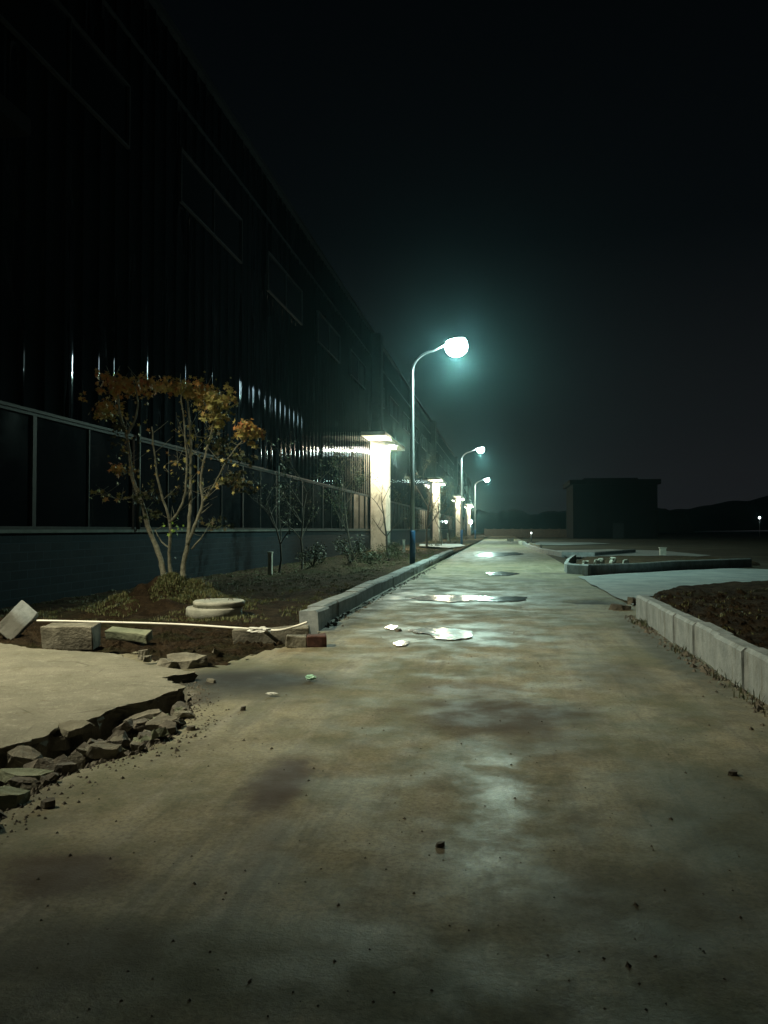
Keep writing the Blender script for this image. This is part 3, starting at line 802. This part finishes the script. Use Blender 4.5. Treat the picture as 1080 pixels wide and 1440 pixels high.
clusters([(330, 678, 26, 14, -.6, 90), (205, 700, 16, 12, .2, 40), (218, 725, 14, 8, .1, 30), (170, 600, 16, 10, .4, 20), (310, 620, 18, 20, -.4, 40), (290, 735, 20, 8, -.3, 30), (165, 620, 20, 22, .6, 24), (235, 700, 30, 20, .2, 26),
          (330, 640, 20, 14, -.5, 30), (345, 650, 14, 14, -.6, 20)], 'leaf_dark', mt, 4, .05)
lb = MB(); r5 = random.Random(77)
hi = [p for p in allp if p.z > 1.9]
for _ in range(330):
    p = r5.choice(hi) + Vector((r5.gauss(0, .13), r5.gauss(0, .13), r5.gauss(.02, .11))); leaf_star(lb, p, .045 * r5.uniform(.5, 1.2), r5)
lb.build("crown", 'leaf_olive', mt)
clusters([(249, 742, 4, 9, -.1, 12)], 'leaf_green', mt, 5, .04)

def sapling(name, loc, h, seed, label, group, leaves=0, lm='leaf_dark', spread=.45, rad=.035, bark='bark_dark', lean=0):
    r = random.Random(seed); t = empty(name, loc, label=label, cat="tree" if h > 1.5 else "shrub", group=group); mb = MB(); tips = []
    def grow(p, d, L, rd, lev):
        pts = [p]; n = 5
        for k in range(n):
            d = (d + Vector((r.gauss(0, .12), r.gauss(0, .12), .05))).normalized(); p = p + d * L / n; pts.append(p)
            if lev < 3 and k >= (1 if lev else 1):
                for _ in range(2 if lev == 0 else 1):
                    if r.random() < .85:
                        a = r.uniform(0, 6.28); e = (d * .75 + Vector((math.cos(a), math.sin(a), .25)) * spread * 1.6).normalized()
                        grow(p, e, L * r.uniform(.38, .58), rd * .55 * (1 - k / 9), lev + 1)
        mb.tube(pts, [max(.0035, rd * (1 - .6 * k / n)) for k in range(n + 1)], 5 if lev else 8, False)
        tips.extend(pts[2:] if lev >= 1 else pts[-1:])
    grow(Vector((0, 0, -.1)), Vector((lean, 0, 1)).normalized(), h * .8, rad, 0)
    mb.build("trunk", bark, t)
    if leaves:
        lb = MB()
        for _ in range(leaves):
            p = r.choice(tips) + Vector((r.gauss(0, .10), r.gauss(0, .10), r.gauss(0, .10))); leaf_small(lb, p, r.uniform(.03, .07), r)
        lb.build("crown", lm, t)
    return t
G1 = "young trees on the verge"
def vp(u, v, Y): p = PY(u, v, Y); return (p.x, Y, verge_h(p.x, Y))
sapling("bare_tree", vp(546, 760, 42), 3.9, 11, "leafless young tree standing against the nearest bright pier", G1, 0, spread=.5, rad=.07)
sapling("young_tree", vp(497, 780, 36), 4.4, 12, "dark leafy young tree left of the nearest bright pier", G1, 900, spread=.42, rad=.06)
sapling("young_tree", vp(425, 790, 30), 4.0, 13, "dark thin young tree in front of the windows, midway to the pier", G1, 500, spread=.45, rad=.05)
sapling("bare_tree", vp(392, 790, 27), 3.6, 14, "twiggy young tree just behind the pale marker post", G1, 160, spread=.5, rad=.045)
sapling("young_tree", vp(600, 765, 60), 5.2, 15, "dark tree between the first lamp pole and the second bright pier", G1, 900, spread=.42, rad=.09)
sapling("young_tree", vp(622, 762, 75), 5.2, 16, "dark tree just right of the second bright pier", G1, 900, spread=.42, rad=.09)
sapling("young_tree", vp(634, 760, 90), 5.4, 17, "dark tree right in front of the third bright pier", G1, 700, spread=.4, rad=.09)
sapling("young_tree", vp(652, 758, 120), 5.6, 18, "small far tree near the fourth bright pier", G1, 500, spread=.4, rad=.09)
sapling("young_tree", vp(585, 770, 50), 3.4, 19, "short dark tree behind the base of the nearest street lamp", G1, 600, spread=.42, rad=.05)
def bush(loc, r0, h, seed, label, cnt=900):
    r = random.Random(seed); t = empty("shrub", loc, label=label, cat="shrub", group="low shrubs on the verge"); mb = MB(); st = MB()
    lobes = [(Vector((r.uniform(-.6, .6) * r0, r.uniform(-.6, .6) * r0, h * r.uniform(.3, .8))), r.uniform(.25, .5) * r0) for _ in range(9)]
    for c, q in lobes: st.tube([(0, 0, -.05), c * .5 + Vector((0, 0, .05)), c], [.014, .009, .004], 5)
    for _ in range(cnt):
        c, q = r.choice(lobes); v = Vector((r.gauss(0, 1), r.gauss(0, 1), r.gauss(0, 1))).normalized() * q * r.uniform(.5, 1.1)
        p = c + v; p.z = max(.02, p.z); leaf_small(mb, p, r.uniform(.025, .055), r)
    st.build("stem", 'bark_dark', t); mb.build("foliage", 'leaf_dark', t)
for i, (u, v, Y, a, h, lab) in enumerate([
    (492, 800, 29, .8, 1.0, "dark rounded shrub below the windows left of the nearest bright pier"),
    (440, 805, 27, .7, .8, "low dark shrub between the pale marker post and the rounded shrub"),
    (545, 785, 36, .9, .9, "dark shrub at the foot of the nearest bright pier"),
    (520, 795, 32, .7, .6, "low flat shrub just left of the nearest street lamp base"),
    (560, 775, 44, .8, .7, "small shrub behind the nearest street lamp base"),
    (610, 768, 62, 1.0, .9, "shrub at the foot of the second bright pier"),
    (640, 765, 80, 1.1, 1.1, "shrub at the foot of the third bright pier"),
    (655, 760, 100, 1.3, 1.3, "farthest dark shrub on the verge near the road's end")]):
    bush(vp(u, v, Y), a, h, 40 + i, lab)

# grass tufts: uncountable
def grass(name, cnt, where, hgt, seed, base_h, mat='grass'):
    r = random.Random(seed); mb = MB(); k = 0
    while k < cnt:
        x, y = where(r); z = base_h(x, y)
        if nz(x, y, 1.2, 5) < -.08: continue
        for _ in range(7):
            a = r.uniform(0, 6.28); q = Vector((x + r.gauss(0, .04), y + r.gauss(0, .04), z - .01)); L = hgt * r.uniform(.5, 1.3)
            s = Vector((math.cos(a), math.sin(a), 0)) ; w = Vector((-s.y, s.x, 0)) * .005 * (1 + y / 25)
            tip = q + s * L * .5 + Vector((0, 0, L)); mid = q + s * L * .15 + Vector((0, 0, L * .6))
            mb.add([q - w, q + w, mid + w * .7, mid - w * .7, tip], [(0, 1, 2, 3), (3, 2, 4)])
        k += 1
    return mb.build(name, mat, kind='stuff', label="short dry grass and weeds growing in tufts on bare earth", cat="grass")
def wv(r):
    y = 12.5 + (r.random() ** 1.8) * 45; return r.uniform(WX + .2, KX - .45), y
grass("grass", 2800, wv, .055, 1, verge_h)
def wh(r):
    a = r.uniform(0, 6.28); q = abs(r.gauss(0, .85)); return tree_base.x + math.cos(a) * q, 14.8 + math.sin(a) * q
grass("heap_grass", 3600, wh, .05, 2, verge_h)
def wr(r): return RX + .25 + abs(r.gauss(0, 2.2)), r.uniform(3, 16)
grass("bed_grass", 260, lambda r: (lambda p: p if inside(p[0], p[1], bed_poly) else (3.2, 9 + r.random()))(wr(r)), .05, 3, bed_h)
def wk(r): return RX - .05 - abs(r.gauss(0, .05)), r.uniform(6, 13.3)
grass("weeds", 26, wk, .09, 4, lambda x, y: 0, 'leaf_dark')

# ---------------------------------------------------------------- loose stones, rubble, things lying about
def chunk_mesh(sx, sy, sz, seed, cuts=7, mat='stone'):
    """angular broken piece: convex hull of jittered points"""
    r = random.Random(seed); bm = bmesh.new(); k = r.randint(5, 7); off = r.uniform(0, 6)
    for z in (-.5, .5):
        for i in range(k):
            a = off + 2 * math.pi * i / k + r.uniform(-.3, .3); q = .5 * r.uniform(.72, 1.05) * (.88 if z > 0 else 1)
            bm.verts.new((math.cos(a) * q * sx, math.sin(a) * q * sy, (z + r.uniform(-.10, .10)) * sz))
    res = bmesh.ops.convex_hull(bm, input=bm.verts)
    bmesh.ops.delete(bm, geom=list({g for g in res['geom_interior'] if isinstance(g, bmesh.types.BMVert)}), context='VERTS')
    bmesh.ops.triangulate(bm, faces=bm.faces)
    bmesh.ops.subdivide_edges(bm, edges=bm.edges, cuts=3, use_grid_fill=True)
    for v in bm.verts:
        q = v.co * 11 + Vector((seed, 0, 0)); w = min(sx, sy, sz)
        v.co += Vector((noise.noise(q), noise.noise(q + Vector((7, 3, 1))), noise.noise(q + Vector((1, 9, 4))))) * w * .16
        q = v.co * 40; v.co += Vector((noise.noise(q), noise.noise(q + Vector((7, 3, 1))), noise.noise(q + Vector((1, 9, 4))))) * w * .06
    me = bpy.data.meshes.new("piece"); bm.to_mesh(me); bm.free(); me.materials.append(M[mat]); return me
def piece(me, name, loc, rot, label, cat, group=None):
    o = bpy.data.objects.new(name, me); C.objects.link(o); o.location = loc; o.rotation_euler = rot
    return tag(o, label, cat, group)
def hero(u, v, s, rot, seed, label, name="concrete_chunk", cat="concrete chunk", z=0.0, mat='stone', group=None):
    if 31 <= seed <= 39: s = (s[0] * .85, s[1] * .8, s[2] * .62)
    p = P(u, v, z); return piece(chunk_mesh(*s, seed, mat=mat), name, p, rot, label, cat, group)
# leaning slab at left
def block(name, c, size, rot, mat, label, cat, seed=0, bevel=.012):
    sx, sy, sz = size; bm = bmesh.new(); bmesh.ops.create_cube(bm, size=1)
    bmesh.ops.subdivide_edges(bm, edges=bm.edges, cuts=3, use_grid_fill=True)
    for v in bm.verts:
        v.co = Vector((v.co.x * sx, v.co.y * sy, v.co.z * sz)); q = v.co * 5
        e = sum(abs(abs(t) - .5 * s_) < 1e-4 for t, s_ in zip(v.co, (sx, sy, sz)))
        v.co += Vector((noise.noise(q + Vector((seed, 0, 0))), noise.noise(q + Vector((0, seed + 5, 0))), noise.noise(q + Vector((9, 0, seed))))) * .012 * e
    me = bpy.data.meshes.new(name); bm.to_mesh(me); bm.free(); me.materials.append(M[mat])
    o = bpy.data.objects.new(name, me); C.objects.link(o); o.location = c; o.rotation_euler = rot
    b = o.modifiers.new("bevel", 'BEVEL'); b.width = bevel; b.segments = 2; b.limit_method = 'ANGLE'; b.angle_limit = R(50)
    return tag(o, label, cat)
p = P(22, 897, .0)
block("kerb_block", (p.x - .09, p.y + .16, .20), (.31, .12, .52), (R(-24), R(38), R(8)), 'kerb', "pale concrete slab leaning up at the picture's left edge", "concrete slab", 1)
p = P(88, 914, .0)
block("concrete_block", (p.x, p.y + .2, .14), (.62, .40, .30), (0, 0, R(14)), 'stone', "squat grey brown concrete block on the back edge of the broken slab", "concrete block", 2)
p = P(157, 908, .0)
block("kerb_block", (p.x + .02, p.y + .45, .08), (.60, .17, .13), (R(14), R(3), R(-4)), 'stone_green', "low greenish kerb piece just right of the squat block", "kerb piece", 3)
p = P(382, 903, .0)
block("kerb_block", (p.x - .06, p.y + .22, .05), (1.02, .20, .22), (R(3), R(-2), R(13)), 'stone', "long grey kerb piece lying under the white pipe, near the left kerb's end", "kerb piece", 4)
p = P(428, 911, .0)
bb = empty("broken_block", (p.x, p.y + .10, .07), R(16), label="short block, pale at one end and brick red at the other, before the left kerb", cat="block")
def sub(o): o.parent = bb; del o['label']; del o['category']; return o
sub(block("pale_end", (-.13, 0, 0), (.27, .22, .15), (0, R(3), 0), 'stone', "x", "x", 6))
sub(block("brick_end", (.135, 0, .004), (.25, .225, .155), (0, R(3), 0), 'brick', "x", "x", 7))
# broken flat pieces between the earth and the slab
hero(258, 930, (.55, .42, .10), (R(14), R(-4), .3), 21, "pale flat broken piece tilted in the dirt, larger of two before the manhole", z=.06, mat='stone')
hero(238, 934, (.30, .34, .09), (R(10), R(12), 1.2), 22, "flat broken piece leaning on the left side of the larger pale one", z=.05, mat='stone')
hero(203, 921, (.16, .12, .12), (0, 0, .3), 23, "small upright stone at the back corner of the broken slab", z=.10, mat='stone')
hero(207, 926, (.11, .10, .06), (0, 0, 1.3), 24, "small pale pebble beside the upright stone", z=.10, mat='stone')
hero(306, 918, (.20, .05, .05), (0, R(30), .9), 25, "thin sliver of broken concrete sticking up in the dirt", z=.08, mat='stone')
hero(258, 1004, (.20, .13, .035), (0, 0, .1), 26, "thin pale flake lying on the road at the trench tip", z=.03, mat='slab')
hero(297, 957, (.16, .05, .03), (0, 0, -.5), 27, "narrow pale sliver lying on the dark oil stain", z=.02, mat='stone')
hero(68, 1131, (.10, .07, .05), (0, 0, .2), 28, "small dark stone alone on the road at lower left", z=.02, mat='stone_dark')
hero(268, 1024, (.09, .05, .03), (0, 0, .2), 29, "small dark pebble on the road right of the trench", z=.02, mat='stone_dark')
hero(342, 996, (.0601, .04, .03), (0, 0, .2), 30, "tiny pebble on the road in front of the oil stain", z=.02, mat='stone_dark')
hero(4, 1100 + 22, (.40, .30, .12), (R(5), R(6), .5), 31, "greenish broken slab piece cut by the left edge, nearest of the rubble", z=.03, mat='stone_green')
hero(35, 1090, (.48, .22, .08), (R(4), R(2), .05), 32, "long greenish flat piece at the near edge of the trench", z=.02, mat='stone_green')
hero(105, 1023, (.34, .26, .07), (R(16), R(-4), .2), 33, "squarish yellow-grey plate broken from the slab edge", z=.07, mat='slab')
hero(148, 1056, (.34, .20, .12), (R(8), R(3), .3), 34, "pale lumpy piece in the middle of the trench rubble", z=.03, mat='stone')
hero(200, 1010, (.55, .20, .09), (R(8), R(-14), .35), 35, "long tilted plate under the slab edge at the trench's right end", z=-.01, mat='stone')
hero(228, 1018, (.34, .24, .10), (R(12), R(-8), .7), 36, "pale tilted piece at the right end of the trench rubble", z=.0, mat='stone')
hero(34, 1068, (.34, .24, .16), (R(10), R(10), .1), 37, "round-cornered yellowish lump at the left of the trench", z=.0, mat='stone')
hero(120, 1060, (.22, .18, .14), (R(4), R(3), 1.3), 38, "blocky grey lump left of the pale lumpy one in the trench", z=.0, mat='stone')
hero(75, 1045, (.30, .20, .14), (R(-10), R(3), .6), 39, "rough lump tucked under the slab edge at left", z=-.02, mat='stone')
hero(1031, 1088, (.09, .05, .035), (0, 0, .4), 61, "small dark pebble on the road near the right edge", z=.01, mat='stone_dark')
hero(619, 1188, (.05, .03, .02), (0, 0, .4), 62, "tiny dark pebble in the middle of the near road", z=.01, mat='stone_dark')
hero(481, 841, (.20, .16, .12), (0, 0, .4), 63, "dark stone on the road left of the long puddle", z=.02, mat='stone_dark')
hero(560, 886, (.12, .1, .03), (0, 0, .4), 64, "small flat stone beside the bright white puddle", z=.02, mat='stone_dark')
# many smaller rubble pieces, each its own object
GRB = "broken concrete pieces in the trench"
vars_ = [chunk_mesh(.20, .13, .05, 100 + k, mat=('stone_dark', 'stone_dark', 'stone', 'stone_dark', 'stone_green')[k % 5]) for k in range(12)]
rr = random.Random(17); k = 0; bx = [q[0] for q in trench]; by = [q[1] for q in trench]
while k < 190:
    x = rr.uniform(-4.6, max(bx)); y = rr.uniform(3.4, max(by))
    if not inside(x, y, trench) or inside(x, y, slab_poly) or edge_dist(x, y, slab_poly) < .10: continue
    o = piece(vars_[k % 12], "concrete_piece", (x, y, road_h(x, y) + rr.uniform(.01, .06)), (rr.gauss(0, .3), rr.gauss(0, .3), rr.uniform(0, 6)),
              "one of the small dull rubble pieces filling the trench beside the slab", "concrete piece", GRB)
    s = rr.choice((.35, .5, .6, .8, 1.1, 1.35)) * rr.uniform(.85, 1.1); o.scale = (s, s, s * rr.uniform(.7, 1.3)); k += 1
# crumbs: uncountable
def crumbs(name, cnt, where, zf, smin, smax, mat, seed, label):
    r = random.Random(seed); mb = MB()
    for _ in range(cnt):
        x, y = where(r); s = r.uniform(smin, smax) * (1 if r.random() < .85 else 1.8); z = zf(x, y) + s * .2
        v = []
        for a in range(4):
            t = a * math.pi / 2 + r.uniform(-.4, .4); v.append((x + math.cos(t) * s, y + math.sin(t) * s, z - s * .4))
        v.append((x + r.uniform(-.3, .3) * s, y + r.uniform(-.3, .3) * s, z + s * r.uniform(.3, .7)))
        mb.add(v, [(0, 1, 4), (1, 2, 4), (2, 3, 4), (3, 0, 4)])
    return mb.build(name, mat, kind='stuff', label=label, cat="gravel")
def wt(r):
    while True:
        x, y = r.uniform(-4.8, max(bx)), r.uniform(3.4, max(by) + .1)
        if inside(x, y, trench) and not inside(x, y, slab_poly): return x, y
crumbs("rubble", 1800, wt, road_h, .012, .035, 'stone_dark', 5, "fine dark broken rubble filling the trench bottom")
def ws(r):
    while True:
        x, y = -7.6 + r.random() * 5.2, 7.2 + r.random() * 4.6
        if in_dug(x, y) and not inside(x, y, slab_poly): return x, y
crumbs("earth_clods", 1500, ws, dug_h, .012, .045, 'soil', 6, "loose brown earth clods in the dug strip behind the slab")
def wn(r):
    while True:
        x, y = r.uniform(-4.2, -1.9), r.uniform(3.2, 8.2)
        if not inside(x, y, trench) and not inside(x, y, slab_poly) and edge_dist(x, y, trench) < abs(r.gauss(0, .16)): return x, y
crumbs("gravel", 650, wn, road_h, .004, .018, 'stone_dark', 15, "small broken crumbs spilled on the road along the trench")
def wd(r):
    while True:
        x, y = r.uniform(-2.7, 2.2), 2.2 + r.random() ** 1.5 * 16
        if not inside(x, y, trench): return x, y
crumbs("grit", 900, wd, road_h, .003, .010, 'stone_dark', 8, "scattered grit and tiny stones on the road surface")
def wb(r):
    y = 4 + r.random() * 11; return RX + .25 + abs(r.gauss(0, 1.6)), y
crumbs("bed_clods", 1300, wb, bed_h, .015, .06, 'soil', 9, "brown earth clods covering the raised bed on the right")
def wl(r): return (KX + abs(r.gauss(0, .10)) + .03, 11.6 + r.random() ** 1.4 * 22) if r.random() < .6 else (RX - abs(r.gauss(0, .10)) - .02, 6 + r.random() * 8)
crumbs("kerb_debris", 700, wl, road_h, .01, .04, 'stone_dark', 10, "loose crumbs of mortar and dirt at the foot of the kerbs")
# litter
def wad(u, v, s, mat, label, z=.02, name="litter"):
    p = P(u, v, z); bm = bmesh.new(); bmesh.ops.create_icosphere(bm, subdivisions=3, radius=1)
    for w in bm.verts:
        n_ = noise.noise(w.co * 2.2 + Vector((u, 0, 0))); w.co *= 1 + .55 * n_ + .2 * noise.noise(w.co * 6)
        w.co = Vector((w.co.x * s[0], w.co.y * s[1], w.co.z * s[2]))
    me = bpy.data.meshes.new(name); bm.to_mesh(me); bm.free(); me.materials.append(M[mat])
    o = bpy.data.objects.new(name, me); C.objects.link(o); o.location = p + Vector((0, 0, s[2] * .7)); return tag(o, label, "litter")
wad(438, 955, (.05, .03, .025), 'green_plastic', "pale green scrap of litter on the road by the oil stain")
wad(383, 976, (.05, .025, .008), 'plastic', "flat whitish scrap at the near edge of the oil stain")
wad(365, 889, (.15, .06, .04), 'plastic', "white crumpled bag lying on the long kerb piece", z=.15)
wad(246, 786, (.03, .03, .03), 'plastic', "tiny white scrap low among the tree stems", z=.62)

# manhole
mc = P(285, 866)
mh = empty("manhole", (mc.x, mc.y + .55, -.02), label="round pale concrete manhole cover raised on a ring in the earth", cat="manhole")
MB().lathe([(.50, -.2), (.50, .10), (.485, .125), (.40, .13)], 48).build("ring", 'cover', mh, flat=False)
cv = MB(); cv.lathe([(.46, .133), (.46, .215), (.445, .235), (.2, .24), (.01, .24)], 48); o = cv.build("cover", 'cover', mh); o.location = (.07, .05, 0)
lf = MB()
for sx in (-.22, .22): lf.tube([(sx - .05, 0, .235), (sx - .04, 0, .265), (sx + .04, 0, .265), (sx + .05, 0, .235)], .008, 6)
o = lf.build("lifting_loop", 'stone_dark', mh); o.location = (.07, .05, 0)
for ob in mh.children:
    m = ob.modifiers.new("w", 'WEIGHTED_NORMAL')

# white pipe
pp = [(30, 873, .20), (60, 873, .21), (150, 875, .19), (250, 878, .17), (330, 883, .15), (375, 886, .15), (395, 886, .16), (415, 881, .20), (432, 875, .26)]
pts = smooth_path([P(u, v, z) for u, v, z in pp], 8)
MB().tube(pts, .016, 8).build("pipe", 'pvc', label="thin white plastic pipe running across the dug earth to the left kerb", cat="pipe")

# marker posts / bollards
def marker(u, vb, vt, Y, w, label, z0=None):
    p = PY(u, vb, Y); h = PY(u, vt, Y).z - p.z
    t = empty("marker_post", (p.x, Y, p.z), label=label, cat="post", group="pale marker posts on the verge")
    MB().box(-w / 2, w / 2, -w / 2, w / 2, -.2, h).build("post_body", 'cover', t, bevel=.01)
    MB().box(-w * .62, w * .62, -w * .62, w * .62, h, h + .05).build("post_cap", 'cover', t, bevel=.008)
marker(380, 806, 778, 25.8, .14, "pale square post standing alone before the blue wall")
marker(546, 778, 748, 46, .24, "white square post at the right foot of the nearest bright pier")
marker(568, 772, 760, 46, .14, "short pale post just left of the nearest lamp pole")
marker(619, 760, 748, 95, .30, "tiny pale post at the foot of the second bright pier")
marker(630, 759, 750, 100, .26, "tiny dim post between the second and third bright piers")
marker(932, 783, 771, 45, .32, "small white post standing on the pavement beyond the island")
# white stones on the island
for i, (u, v) in enumerate([(823, 794), (840, 793), (846, 791), (880, 793), (862, 789)]):
    hero(u, v, (.34, .28, .26), (0, 0, i * 1.3), 200 + i, "one of the pale stones heaped in the island bed behind its kerb", "stone", "stone", z=.26, mat='cover', group="pale stones on the island")
for i, (u, v, s) in enumerate([(735, 764, .9), (748, 766, .7), (756, 768, .6), (718, 760, .9)]):
    hero(u, v, (s * 1.3, s, s * .4), (0, 0, i * 1.3), 220 + i, ["large pale rubble lump", "middle pale rubble lump", "smaller pale rubble lump", "farthest pale rubble lump"][i] + " by the start of the far curved kerb", "rubble_lump", "rubble", z=.12, mat='cover')
hero(873, 855, (.5, .3, .12), (0, R(5), .4), 230, "dark broken lump at the foot of the right kerb's far end", z=.03, mat='stone_dark')
hero(888, 846, (.22, .2, .16), (0, R(5), 1.4), 231, "small grey lump against the far end stone of the right kerb", z=.05, mat='stone')

# ---------------------------------------------------------------- haze
t = bpy.data.materials.new("haze"); t.use_nodes = True; nt = t.node_tree
for n_ in list(nt.nodes): nt.nodes.remove(n_)
out = nt.nodes.new("ShaderNodeOutputMaterial"); pv = nt.nodes.new("ShaderNodeVolumePrincipled")
pv.inputs['Density'].default_value = .00034; pv.inputs['Color'].default_value = (.45, .92, 1.0, 1); pv.inputs['Anisotropy'].default_value = .92
nt.links.new(pv.outputs[0], out.inputs['Volume'])
hz = MB().box(-720, 720, -70, 920, -1.5, 45)
M['haze'] = t
hz.build("haze", 'haze', kind='stuff')

# ---------------------------------------------------------------- sky
w = bpy.data.worlds.new("World"); sc.world = w; w.use_nodes = True; nt = w.node_tree; bg = nt.nodes["Background"]
tc = nt.nodes.new("ShaderNodeTexCoord"); sep = nt.nodes.new("ShaderNodeSeparateXYZ"); nt.links.new(tc.outputs['Generated'], sep.inputs[0])
cr = nt.nodes.new("ShaderNodeValToRGB"); nt.links.new(sep.outputs[2], cr.inputs[0]); e = cr.color_ramp.elements
e[0].position = 0; e[0].color = (.0125, .0122, .0138, 1); e[1].position = .75; e[1].color = (.0002, .0006, .0009, 1)
x = e.new(.12); x.color = (.0070, .0078, .0088, 1)
x = e.new(.35); x.color = (.0016, .0024, .0030, 1)
nt.links.new(cr.outputs[0], bg.inputs[0]); bg.inputs[1].default_value = 1.0

# ---------------------------------------------------------------- render settings
sc.view_settings.view_transform = 'Standard'; sc.view_settings.look = 'None'; sc.view_settings.gamma = 1; sc.view_settings.exposure = 0
sc.render.engine = 'CYCLES'
cy = sc.cycles
cy.use_denoising = True
try: cy.denoiser = 'OPENIMAGEDENOISE'
except Exception: pass
cy.max_bounces = 5; cy.diffuse_bounces = 3; cy.glossy_bounces = 3; cy.volume_bounces = 0; cy.transmission_bounces = 2
cy.sample_clamp_indirect = 4
cy.use_light_tree = True
